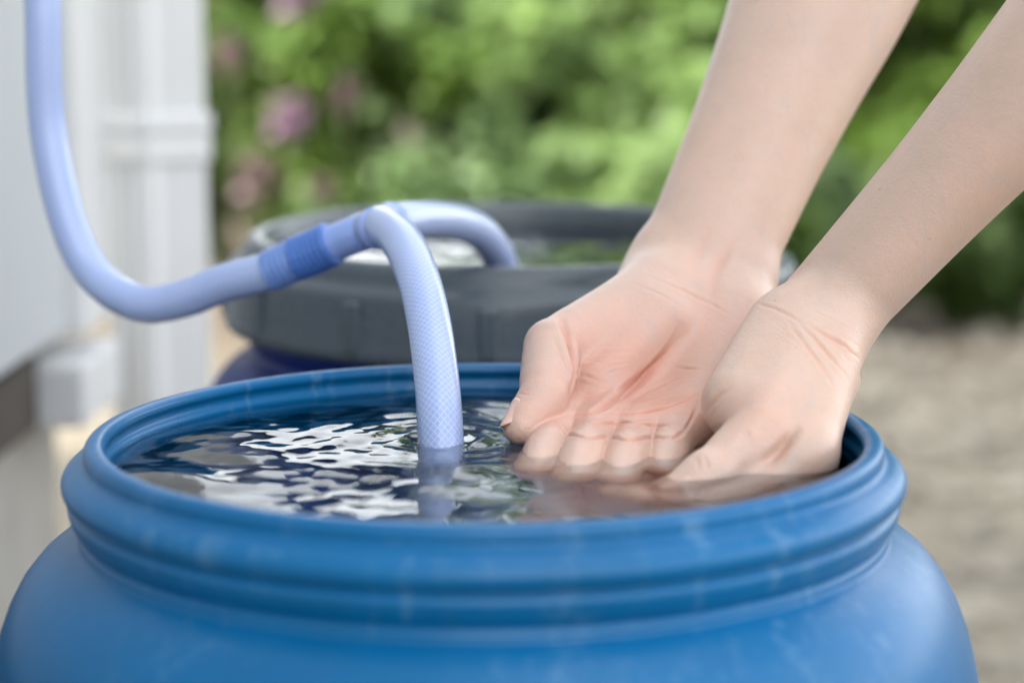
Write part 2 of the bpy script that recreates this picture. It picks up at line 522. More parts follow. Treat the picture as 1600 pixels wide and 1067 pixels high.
def barrel(name, label, loc, m, tilt=0.0, lugs=True):
    b = tag(empty(name, loc), label, 'barrel')
    b.rotation_euler = (tilt, 0, 0)
    dz = RIM
    lathe('neck', [(r, z + dz) for r, z in NECK], m, b, 200, 4)
    o = lathe('body', [(r, z + dz) for r, z in SHOULDER], m, b, 200, 4)
    inner = [(0.1435, -0.034), (0.150, -0.040), (0.165, -0.050), (0.176, -0.065), (0.184, -0.09), (0.190, -0.15), (0.190, -0.55), (0.17, -0.612), (0.001, -0.612)]
    lathe('inner_wall', [(r, z + dz) for r, z in inner], m, b, 120, 3)
    if lugs:
        for a in (1,):
            ca, sa = math.cos(R(a)), math.sin(R(a))
            bm = bmesh.new()
            bmesh.ops.create_cube(bm, size=1)
            for vv in bm.verts: vv.co = Vector((vv.co.x * 0.010, vv.co.y * 0.016, vv.co.z * 0.005))
            bmesh.ops.bevel(bm, geom=bm.edges[:], offset=0.002, segments=2, affect='EDGES', profile=0.5)
            me = bpy.data.meshes.new('lug'); bm.to_mesh(me); bm.free(); me.materials.append(m)
            lo = bpy.data.objects.new('lug', me); lo.parent = b; col.objects.link(lo)
            lo.location = (0.1655 * ca, 0.1655 * sa, dz - 0.0418)
            lo.rotation_euler = (0, R(38), R(a))
    return b
barrel('blue_barrel', 'open blue plastic barrel brimming with water, hands dipping into it', (0, 0, 0), M['blue'], lugs=False)
B2 = Vector((0.010, 0.437, 0.0))
rear = barrel('blue_barrel', 'blue barrel behind with a dark grey screw ring around its mouth', B2, M['deep_blue'], R(1.3), lugs=False)
RT = RIM + 0.033
ringp = [(0.139, -0.042), (0.1400, -0.020), (0.1412, -0.008), (0.1440, -0.002), (0.1490, 0.0), (0.1540, -0.0015), (0.1570, -0.0055), (0.1585, -0.011), (0.1625, -0.0135),
         (0.1660, -0.0160), (0.1672, -0.021), (0.1680, -0.030), (0.1688, -0.040), (0.1696, -0.047), (0.1686, -0.051), (0.1650, -0.052), (0.158, -0.049)]
ring = lathe('screw_ring', [(r, z + RT) for r, z in ringp], M['grey_ring'], rear, 180, 4)
for k in range(14):
    a = 2 * math.pi * (k + 0.35) / 14
    rb = box('grip_rib', (0.164, -0.005, RT - 0.047), (0.1708, 0.005, RT - 0.019), M['grey_ring'], ring, 0.002)
    rb.rotation_euler = (0, 0, a)

# ------------------------------------------------------------------ water
WZ = RIM - 0.012
def water(name, label, c, r, z, n, fn, depth, tilt=0.0):
    rr = np.linspace(0, 1, n) ** 0.8 * r
    seg = 460 if n > 150 else 300
    a = np.arange(seg) * 2 * np.pi / seg
    Xw, Yw = np.outer(rr, np.cos(a)), np.outer(rr, np.sin(a))
    Zw = fn(Xw, Yw) * np.clip((r - rr) / 0.006, 0.25, 1)[:, None]
    V = np.stack([Xw, Yw, Zw], -1).reshape(-1, 3)
    i, k = np.meshgrid(np.arange(n - 1), np.arange(seg), indexing='ij')
    k2 = (k + 1) % seg
    Fc = np.stack([i * seg + k, (i + 1) * seg + k, (i + 1) * seg + k2, i * seg + k2], -1).reshape(-1, 4)
    # side and floor of the body of water, sunk into the wall
    low = np.stack([r * np.cos(a), r * np.sin(a), np.full(seg, -depth)], -1)
    cen = np.array([[0, 0, -depth]])
    nb = len(V); V = np.vstack([V, low, cen])
    ks = np.arange(seg); k2 = (ks + 1) % seg
    top = (n - 1) * seg
    side = np.stack([top + ks, nb + ks, nb + k2, top + k2], -1)
    floor = np.stack([nb + ks, np.full(seg, nb + seg), np.full(seg, nb + seg), nb + k2], -1)
    o = grid_obj(name, V, np.vstack([Fc, side]), M['water'])
    bm = bmesh.new(); bm.from_mesh(o.data); bm.verts.ensure_lookup_table()
    bmesh.ops.remove_doubles(bm, verts=bm.verts[:seg], dist=1e-6)
    bm.verts.ensure_lookup_table()
    be = [e for e in bm.edges if e.is_boundary]
    bmesh.ops.holes_fill(bm, edges=be, sides=0)
    bmesh.ops.recalc_face_normals(bm, faces=bm.faces[:])
    bm.to_mesh(o.data); bm.free()
    o.location = (c[0], c[1], z)
    return tag(o, label, kind='structure')

def fract_noise(seed, count, lmin, lmax, amp, aniso=1.0, ang=0.0):
    r2 = np.random.default_rng(seed)
    comps = []
    for _ in range(count):
        L = lmin * (lmax / lmin) ** r2.random()
        th = ang + r2.normal(0, 1.0) * aniso
        comps.append((2 * np.pi / L * math.cos(th), 2 * np.pi / L * math.sin(th), r2.uniform(0, 6.28), amp * L))
    def f(x, y):
        z = np.zeros_like(x)
        for kx, ky, p, am in comps:
            z += am * np.sin(kx * x + ky * y + p)
        return z
    return f
HX, HY = -0.0188, 0.036          # where the hose enters
fa = fract_noise(3, 26, 0.018, 0.08, 0.0024, 0.9, R(70))
fd = fract_noise(8, 24, 0.006, 0.016, 0.0010, 1.2, R(75))
fb = fract_noise(5, 14, 0.05, 0.16, 0.0016, 1.5, R(40))
def ripple(x, y):
    d = np.hypot(x - HX, y - HY)
    wx, wy = x + 0.006 * np.sin(y * 60), y + 0.006 * np.sin(x * 70 + 1)
    hand = np.clip((x - 0.0) / 0.05, 0, 1) * np.clip((y + 0.09) / 0.05, 0, 1)
    near = 1 / (1 + (d / 0.09) ** 2)
    z = (fa(wx, wy) * (0.35 + 0.9 * near) + fb(wx, wy) + fd(x, y) * (0.25 + 0.75 * near)) * (1 - 0.72 * hand)
    z += 0.00032 * np.sin(d * 2 * np.pi / 0.013) * np.exp(-d / 0.035)
    return z
water('water', 'clear rippled water filling the front barrel', (0, 0), 0.1446, WZ, 260, ripple, 0.55)
fc = fract_noise(9, 16, 0.02, 0.08, 0.0022, 1.2, R(60))
water('water', 'grey rippled water inside the rear barrel', (B2.x, B2.y), 0.1405, RIM + 0.021, 90, lambda x, y: fc(x, y), 0.5)

# ------------------------------------------------------------------ hose
hose = tag(empty('hose', (-0.055, 0.172, 0)), 'pale blue braided hose with a forked joint feeding both barrels', 'hose')
def hp(pts): return [(a + 0.055, b - 0.172, c) for a, b, c in pts]
HR = 0.0093
sup = spline(hp([(-0.300, 0.98, 1.62), (-0.262, 0.62, 1.42), (-0.232, 0.36, 1.12), (-0.2235, 0.265, 0.90), (-0.2218, 0.25, 0.785), (-0.2218, 0.25, 0.722), (-0.2105, 0.242, 0.672), (-0.1955, 0.234, 0.648),
                 (-0.1722, 0.220, 0.6373), (-0.1490, 0.209, 0.6415), (-0.1281, 0.2, 0.6504), (-0.1052, 0.190, 0.6572), (-0.0915, 0.1853, 0.6636)]), 170)
tube('supply_hose', sup, HR, M['hose'], hose, hollow=0.72)
front = spline(hp([(-0.0545, 0.1675, 0.6797), (-0.0482, 0.158, 0.6816), (-0.0379, 0.130, 0.6767), (-0.0295, 0.100, 0.6639), (-0.0242, 0.076, 0.6481), (-0.0206, 0.054, 0.6302), (-0.0188, 0.040, 0.6150), (-0.0178, 0.032, 0.598), (-0.0172, 0.027, 0.578)]), 120)
tube('branch_hose', front, HR, M['hose'], hose, hollow=0.72)
back = spline(hp([(-0.0500, 0.187, 0.6796), (-0.0460, 0.195, 0.6798), (-0.0363, 0.215, 0.6792), (-0.0218, 0.250, 0.6755), (-0.0080, 0.285, 0.6669), (0.0018, 0.310, 0.6523), (0.0052, 0.320, 0.6389), (0.006, 0.324, 0.618)]), 90)
tube('branch_hose', back, HR, M['hose'], hose, hollow=0.72)
yb = spline(hp([(-0.0905, 0.1852, 0.6640), (-0.0705, 0.178, 0.6730), (-0.0580, 0.172, 0.6780), (-0.0515, 0.184, 0.6795), (-0.0495, 0.188, 0.6796)]), 26)
fork = tube('forked_joint', yb, 0.0087, M['fitting'], hose)
tube('socket', spline(hp([(-0.0600, 0.1765, 0.6772), (-0.0545, 0.1675, 0.6797), (-0.0500, 0.1605, 0.6810)]), 12), np.r_[[0.0090] * 9, 0.0100, 0.0102, 0.0098], M['fitting'], fork)
tube('socket', spline(hp([(-0.0560, 0.1750, 0.6785), (-0.0500, 0.187, 0.6796), (-0.0462, 0.1946, 0.6798)]), 12), np.r_[[0.0090] * 9, 0.0100, 0.0102, 0.0098], M['fitting'], fork)
def cuff(pts, r, m, rings):
    p = spline(hp(pts), 40)
    rad = r + 0.0002 * np.sin(np.linspace(0, 2 * np.pi * rings, 40))
    rad[0] = rad[-1] = r - 0.0012
    tube('cuff', p, rad, M[m], fork)
cuff([(-0.1045, 0.1897, 0.6574), (-0.0985, 0.1875, 0.6603), (-0.0920, 0.1855, 0.6634)], 0.0099, 'cuff_pale', 5)
cuff([(-0.0918, 0.1854, 0.6635), (-0.0840, 0.183, 0.6668), (-0.0735, 0.1792, 0.6718)], 0.0106, 'cuff', 7)

# ------------------------------------------------------------------ the person's two arms
# Each arm is one continuous skin surface: limb bones are laid out as tapered capsules in a
# distance field, blended, meshed by surface nets, then creased.
def smin(a, b, k):
    h = np.maximum(k - np.abs(a - b), 0) / k
    return np.minimum(a, b) - h * h * k * 0.25

class Field:
    """sampled distance field in a frame laid along the arm"""
    def __init__(s, origin, xaxis, zhint, pts, step, length, pad=0.016):
        x = np.array(xaxis, float); x /= np.linalg.norm(x)
        z = np.array(zhint, float); z -= x * z.dot(x); z /= np.linalg.norm(z)
        s.R = np.stack([x, np.cross(z, x), z])          # rows: local axes
        s.O = np.array(origin, float); s.st = step
        L = np.array([s.loc(p) for p in pts])
        s.lo = np.minimum(L.min(0) - pad, (-.02, -.055, -.05)); hi = np.maximum(L.max(0) + pad, (length + .03, .055, .05))
        s.n = np.ceil((hi - s.lo) / step).astype(int) + 1
        s.ax = [(s.lo[k] + np.arange(s.n[k]) * step).astype(np.float32) for k in range(3)]
    def loc(s, p): return s.R @ (np.array(p, float) - s.O)
    def blank(s): return np.full(s.n, 0.03, np.float32)
    def win(s, pts, r):
        P = np.array([s.loc(p) for p in pts])
        a = np.clip(np.floor((P.min(0) - r - s.lo) / s.st).astype(int), 0, s.n - 1)
        b = np.clip(np.ceil((P.max(0) + r - s.lo) / s.st).astype(int) + 1, 1, s.n)
        return tuple(slice(a[k], b[k]) for k in range(3))
    def cone_d(s, sl, a, b, ra, rb, flat=None):
        a, b = s.loc(a), s.loc(b)
        ab = (b - a).astype(np.float32); l2 = float(ab @ ab)
        x = (s.ax[0][sl[0]] - np.float32(a[0]))[:, None, None]
        y = (s.ax[1][sl[1]] - np.float32(a[1]))[None, :, None]
        z = (s.ax[2][sl[2]] - np.float32(a[2]))[None, None, :]
        t = np.clip((x * ab[0] + y * ab[1] + z * ab[2]) / np.float32(l2), 0, 1)
        dx, dy, dz = x - t * ab[0], y - t * ab[1], z - t * ab[2]
        q2 = dx * dx + dy * dy + dz * dz
        if flat is not None:
            n = (s.R @ np.array(flat[0], float)); n = (n / np.linalg.norm(n)).astype(np.float32)
            c = dx * n[0] + dy * n[1] + dz * n[2]
            q2 = q2 + c * c * np.float32(1 / flat[1] ** 2 - 1)
        return np.sqrt(q2) - (np.float32(ra) + np.float32(rb - ra) * t)
    def cone(s, d, a, b, ra, rb, k, flat=None):
        sl = s.win([a, b], max(ra, rb) * 1.2 + k + 0.012)
        d[sl] = smin(d[sl], s.cone_d(sl, a, b, ra, rb, flat), k)
    def limb(s, d, table, k, drop=0.0):
        """forearm along local x from the wrist: table of (x, half width y, half depth z)"""
        T = np.array(table, float)
        xs = s.ax[0]
        xx = np.clip(xs, T[0, 0], T[-1, 0])
        Ts = spline(T, 80)
        w = np.interp(xx, Ts[:, 0], Ts[:, 1]).astype(np.float32)[:, None, None]
        h = np.interp(xx, Ts[:, 0], Ts[:, 2]).astype(np.float32)[:, None, None]
        ex = (xs - xx).astype(np.float32)[:, None, None]
        y = s.ax[1][None, :, None] / w; z = s.ax[2][None, None, :] / h
        m = np.minimum(w, h)
        q = np.sqrt(y * y + z * z + (ex / m) ** 2)
        d[...] = smin(d, (q - 1) * m, k)
    def chain(s, d, pts, rad, k, extra=(), flat=None):
        """a digit: capsules joined without swelling, then blended into d by k; returns the window and field"""
        sl = s.win(pts, max(rad) + 0.03)
        f = None
        for i in range(len(pts) - 1):
            c = s.cone_d(sl, pts[i], pts[i + 1], rad[i], rad[i + 1], flat)
            f = c if f is None else np.minimum(f, c)
        for a, b, ra, rb, kk in extra:
            f = smin(f, s.cone_d(sl, a, b, ra, rb), kk)
        return sl, smin(d[sl], f, k)
    def mesh(s, d):
        ins = d < 0
        nx, ny, nz = d.shape
        c = np.zeros((nx - 1, ny - 1, nz - 1), np.int8)
        cor = [(i, j, k) for i in (0, 1) for j in (0, 1) for k in (0, 1)]
        for i, j, k in cor: c += ins[i:nx - 1 + i, j:ny - 1 + j, k:nz - 1 + k]
        act = np.argwhere((c > 0) & (c < 8))
        idx = np.full(c.shape, -1, np.int32); idx[tuple(act.T)] = np.arange(len(act))
        acc = np.zeros((len(act), 3)); cnt = np.zeros(len(act))
        val = {o: d[act[:, 0] + o[0], act[:, 1] + o[1], act[:, 2] + o[2]].astype(float) for o in cor}
        for o in cor:
            for ax in range(3):
                if o[ax]: continue
                o2 = list(o); o2[ax] = 1; o2 = tuple(o2)
                m = (val[o] < 0) != (val[o2] < 0)
                tt = np.where(m, val[o] / np.where(m, val[o] - val[o2], 1), 0)
                p = np.tile(np.array(o, float), (len(act), 1)); p[:, ax] = tt
                acc += p * m[:, None]; cnt += m
        V = (act + acc / cnt[:, None]) * s.st + s.lo
        quads = []
        for ax in range(3):
            b, cx = (ax + 1) % 3, (ax + 2) % 3
            sl0 = [slice(1, -1)] * 3; sl1 = [slice(1, -1)] * 3
            sl0[ax] = slice(0, -1); sl1[ax] = slice(1, None)
            A, B_ = ins[tuple(sl0)], ins[tuple(sl1)]
            e = np.argwhere(A != B_)
            if not len(e): continue
            flip = A[tuple(e.T)]
            base = e + 1; base[:, ax] -= 1
            def cell(db, dc):
                q = base.copy(); q[:, b] += db; q[:, cx] += dc
                return idx[tuple(q.T)]
            f = np.stack([cell(-1, -1), cell(0, -1), cell(0, 0), cell(-1, 0)], -1)
            f[~flip] = f[~flip][:, ::-1]
            quads.append(f)
        Q = np.vstack(quads)
        return V @ s.R + s.O, Q

def vnormals(V, Q):
    n = np.cross(V[Q[:, 2]] - V[Q[:, 0]], V[Q[:, 3]] - V[Q[:, 1]])
    N = np.zeros_like(V)
    for k in range(4): np.add.at(N, Q[:, k], n)
    return N / np.maximum(np.linalg.norm(N, axis=1), 1e-12)[:, None]

def seg_dist(P, a, b):
    ab = b - a; t = np.clip(((P - a) @ ab) / max(ab @ ab, 1e-12), 0, 1)
    return np.linalg.norm(P - a - t[:, None] * ab, axis=1), t

def crease(V, N, pts, depth, width, C, ends=0.42, tint=1.0, bulge=0.22):
    """press a skin fold along the polyline pts into the surface (both ends fade out)"""
    pts = np.array(pts, float)
    if len(pts) > 2: pts = spline(pts, len(pts) * 3)
    near = np.where(np.all((V > pts.min(0) - 5 * width) & (V < pts.max(0) + 5 * width), axis=1))[0]
    if not len(near): return
    P = V[near]; best = np.full(len(near), 1.0); tt = np.zeros(len(near)); m = len(pts) - 1
    for i in range(m):
        dd, t = seg_dist(P, pts[i], pts[i + 1])
        u = dd < best; best[u] = dd[u]; tt[u] = (i + t[u]) / m
    fade = np.clip(np.minimum(tt, 1 - tt) / ends, 0.0, 1)
    wd = width * 0.62
    C[near] = np.maximum(C[near], tint * fade * min(max(depth, 0) / 0.0012, 1.0) * np.exp(-(best / (0.8 * width)) ** 2))
    g = np.exp(-(best / wd) ** 2) - bulge * np.exp(-((best - 2.3 * wd) / (1.4 * wd)) ** 2)
    V[near] -= N[near] * (depth * fade * g)[:, None]

def blob(V, c, r):
    return np.exp(-((V - np.array(c)) ** 2).sum(1) / (r * r))

def v3(*a): return np.array(a, float)

def finish_arm(name, F, d, parent, label, creases, flush, post=None):
    V, Q = F.mesh(d)
    N = vnormals(V, Q)
    if post: post(V, N)
    C = np.zeros(len(V))
    for pts, dep, wid, *en in creases: crease(V, N, pts, dep, wid, C, *en)
    o = grid_obj(name, V, Q, M['skin'], parent)
    fl = 0.65 * C
    for c, r, a in flush: fl = fl + a * blob(V, c, r)
    at = o.data.attributes.new('flush', 'FLOAT', 'POINT'); at.data.foreach_set('value', fl.astype(np.float32))
    wt = np.clip((0.650 - V[:, 2]) / 0.05, 0, 1); wt = wt * wt * (3 - 2 * wt)                # skin that has been under water is wet
    at = o.data.attributes.new('wet', 'FLOAT', 'POINT'); at.data.foreach_set('value', wt.astype(np.float32))
    tag(o, label)
    return o

person = tag(empty('person', (0.34, 0.14, 0)), 'bare forearms and cupped hands of a person scooping water', 'person')
PO = np.array([0.34, 0.14, 0.0])

# ---- far arm: right hand, palm up and towards the viewer, fingers under water
FIN_R = [(.0108, .0104, .0099, .0086), (.0108, .0105, .0101, .0088), (.0104, .0102, .0098, .0086), (.0097, .0093, .0089, .0078)]
def right_arm():
    wrist = v3(.0938, .135, .662); elbow = v3(.190, .245, .850)
    ac = v3(.94, -.28, -.20); ac /= np.linalg.norm(ac)          # across the palm, thumb side -> little finger side
    hd = v3(-.44, -.65, -.62); hd /= np.linalg.norm(hd)
    nm = np.cross(hd, ac); nm /= np.linalg.norm(nm)             # out of the palm
    fx = elbow - wrist; fx /= np.linalg.norm(fx)
    mcp = [v3(.0370, .0815, .6090), v3(.0555, .0775, .6068), v3(.0725, .0735, .6063), v3(.0880, .0690, .6068)]
    fin = [
        [mcp[0], v3(.0285, .0440, .6060), v3(.0240, .0205, .6045), v3(.0195, -.0020, .5975)],
        [mcp[1], v3(.0445, .0370, .6074), v3(.0385, .0105, .6056), v3(.0338, -.0145, .5975)],
        [mcp[2], v3(.0612, .0345, .6070), v3(.0552, .0085, .6053), v3(.0503, -.0165, .5972)],
        [mcp[3], v3(.0775, .0380, .6074), v3(.0720, .0175, .6060), v3(.0676, -.0040, .5985)]]
    th = [v3(.0690, .1130, .6510), v3(.0274, .0775, .6390), v3(.0235, .0490, .6232), v3(.0140, .0350, .6132)]
    F = Field(wrist, fx, nm, sum(fin, []) + th, .0007, .245)
    pal = F.blank()
    F.limb(pal, [(-.006, .0300, .0190), (.03, .0310, .0205), (.07, .0330, .0235), (.11, .0365, .0280), (.15, .0410, .0330), (.20, .0440, .0370), (.25, .0440, .0400)], .01)
    for k, m in enumerate(mcp):                                  # metacarpals
        c0 = wrist + ac * (-.017 + .0115 * k) - hd * .004 - nm * .002
        F.cone(pal, c0, m, .0150, (.0122, .0120, .0115, .0110)[k], .010)
    # thenar and hypothenar pads
    F.cone(pal, v3(.0760, .1160, .6545), v3(.0390, .0890, .6400), .0190, .0125, .012)
    F.cone(pal, v3(.0720, .1000, .6450), v3(.0478, .0755, .6232), .0172, .0136, .008)
    F.cone(pal, v3(.1080, .1130, .6440), v3(.0900, .0745, .6150), .0165, .0125, .012)
    for ch in fin:                                               # distal pads up to the webs
        F.cone(pal, ch[0] + v3(0, -.001, .001), ch[0] + (ch[1] - ch[0]) * .84 + v3(0, 0, .0002), .0122, .0110, .013)
    wb = [ch[0] + (ch[1] - ch[0]) * .60 + v3(0, 0, .0022) for ch in fin]
    for a, b in zip(wb, wb[1:]): F.cone(pal, a, b, .0082, .0082, .006)          # webs between the fingers
    d = pal.copy()
    for ch, rr in zip(fin, FIN_R):
        ex = []
        for a, b, r in ((0, 1, .0070), (1, 2, .0058)):           # finger pads between the folds
            p, q = ch[a], ch[b]; mid = (p + q) / 2 + v3(0, -.0008, .0042)
            ex.append((mid - (q - p) * .22, mid + (q - p) * .22, r, r, .004))
        sl, g = F.chain(pal, ch, rr, .0075, ex)
        d[sl] = np.minimum(d[sl], g)
    sl, g = F.chain(d, th[:2], (.0150, .0120), .007)
    d[sl] = g
    sl, g = F.chain(d, th[1:], (.0120, .0101, .0072), .0012,
                    [(v3(.0222, .0455, .6195), v3(.0168, .0385, .6155), .0099, .0080, .004), (v3(.0268, .0700, .6348), v3(.0246, .0570, .6276), .0106, .0098, .004)])
    d[sl] = g
    return F, d, dict(wrist=wrist, fx=fx, fin=fin, th=th)

# ---- near arm: left hand seen from its thumb side, palm to the left
def left_arm():
    wrist = v3(.1375, .062, .6535); elbow = v3(.2930, .010, .8480)
    fx = elbow - wrist; fx /= np.linalg.norm(fx)
    ac = v3(-.12, .93, -.32); ac /= np.linalg.norm(ac)          # thumb side -> little finger side
    hd = v3(-.17, -.66, -.72); hd /= np.linalg.norm(hd)
    nm = v3(-.94, -.05, .30)
    mcp = [v3(.1215, -.0095, .6120), v3(.1215, .0095, .6030), v3(.1200, .0275, .5970), v3(.1165, .0440, .5940)]
    fin = [
        [mcp[0], v3(.0930, -.0260, .5905), v3(.0735, -.0330, .5850), v3(.0580, -.0350, .5860)],
        [mcp[1], v3(.0900, -.0060, .5795), v3(.0690, -.0140, .5740), v3(.0520, -.0170, .5750)],
        [mcp[2], v3(.0900, .0140, .5745), v3(.0700, .0070, .5700), v3(.0540, .0040, .5710)],
        [mcp[3], v3(.0910, .0320, .5720), v3(.0760, .0260, .5690), v3(.0630, .0230, .5700)]]
    th = [v3(.1255, .0330, .6470), v3(.1060, -.0050, .6210), v3(.0880, -.0195, .6085), v3(.0690, -.0330, .5980)]
    F = Field(wrist, fx, nm, sum(fin, []) + th, .0007, .245)
    pal = F.blank()
    F.limb(pal, [(-.006, .0280, .0190), (.03, .0290, .0205), (.07, .0300, .0225), (.11, .0330, .0255), (.15, .0370, .0295), (.20, .0420, .0340), (.25, .0430, .0380)], .01)
    for k, m in enumerate(mcp):
        c0 = wrist + ac * (-.016 + .011 * k) + hd * .004
        F.cone(pal, c0, m, .0160, (.0122, .0120, .0115, .0110)[k], .010)
    F.cone(pal, v3(.1465, .0530, .6285), v3(.1420, .0430, .6200), .0065, .0050, .006)   # fold on the back of the bent wrist
    # thenar pad, web between thumb and index, hypothenar
    F.cone(pal, v3(.1230, .0440, .6500), v3(.1005, .0130, .6275), .0190, .0162, .010)
    F.cone(pal, v3(.1290, .0250, .6360), v3(.1160, -.0040, .6170), .0125, .0095, .010)
    F.cone(pal, v3(.1270, .0700, .6330), v3(.1140, .0480, .6020), .0165, .0125, .012)
    d = pal.copy()
    for ch, rr in zip(fin, FIN_R):
        sl, g = F.chain(pal, ch, rr, .0075)
        d[sl] = np.minimum(d[sl], g)
    sl, g = F.chain(d, th, (.0150, .0122, .0100, .0076), .006, [(v3(.0830, -.0235, .6060), v3(.0735, -.0300, .6005), .0098, .0084, .004)])
    d[sl] = g
    return F, d, dict(wrist=wrist, fx=fx, fin=fin, th=th)

# redder skin: (centre, reach, amount)
FLUSH_R = [((.055, .055, .612), .055, .40), ((.060, .072, .616), .028, .38), ((.045, .035, .607), .022, .22), ((.068, .038, .607), .020, .22),
           ((.052, .085, .636), .020, .22), ((.095, .098, .642), .020, .30), ((.017, .040, .615), .012, .45), ((.030, .078, .640), .012, .15)]
FLUSH_L = [((.112, .000, .628), .010, .18), ((.120, .000, .620), .009, .22), ((.132, .030, .640), .014, .12), ((.145, .050, .640), .012, .20), ((.104, -.012, .622), .012, .30), ((.118, -.010, .610), .012, .25), ((.072, -.033, .600), .012, .35), ((.100, .020, .61), .02, .4), ((.20, .02, .70), .03, .12)]
CREASE_R, CREASE_L = [], []
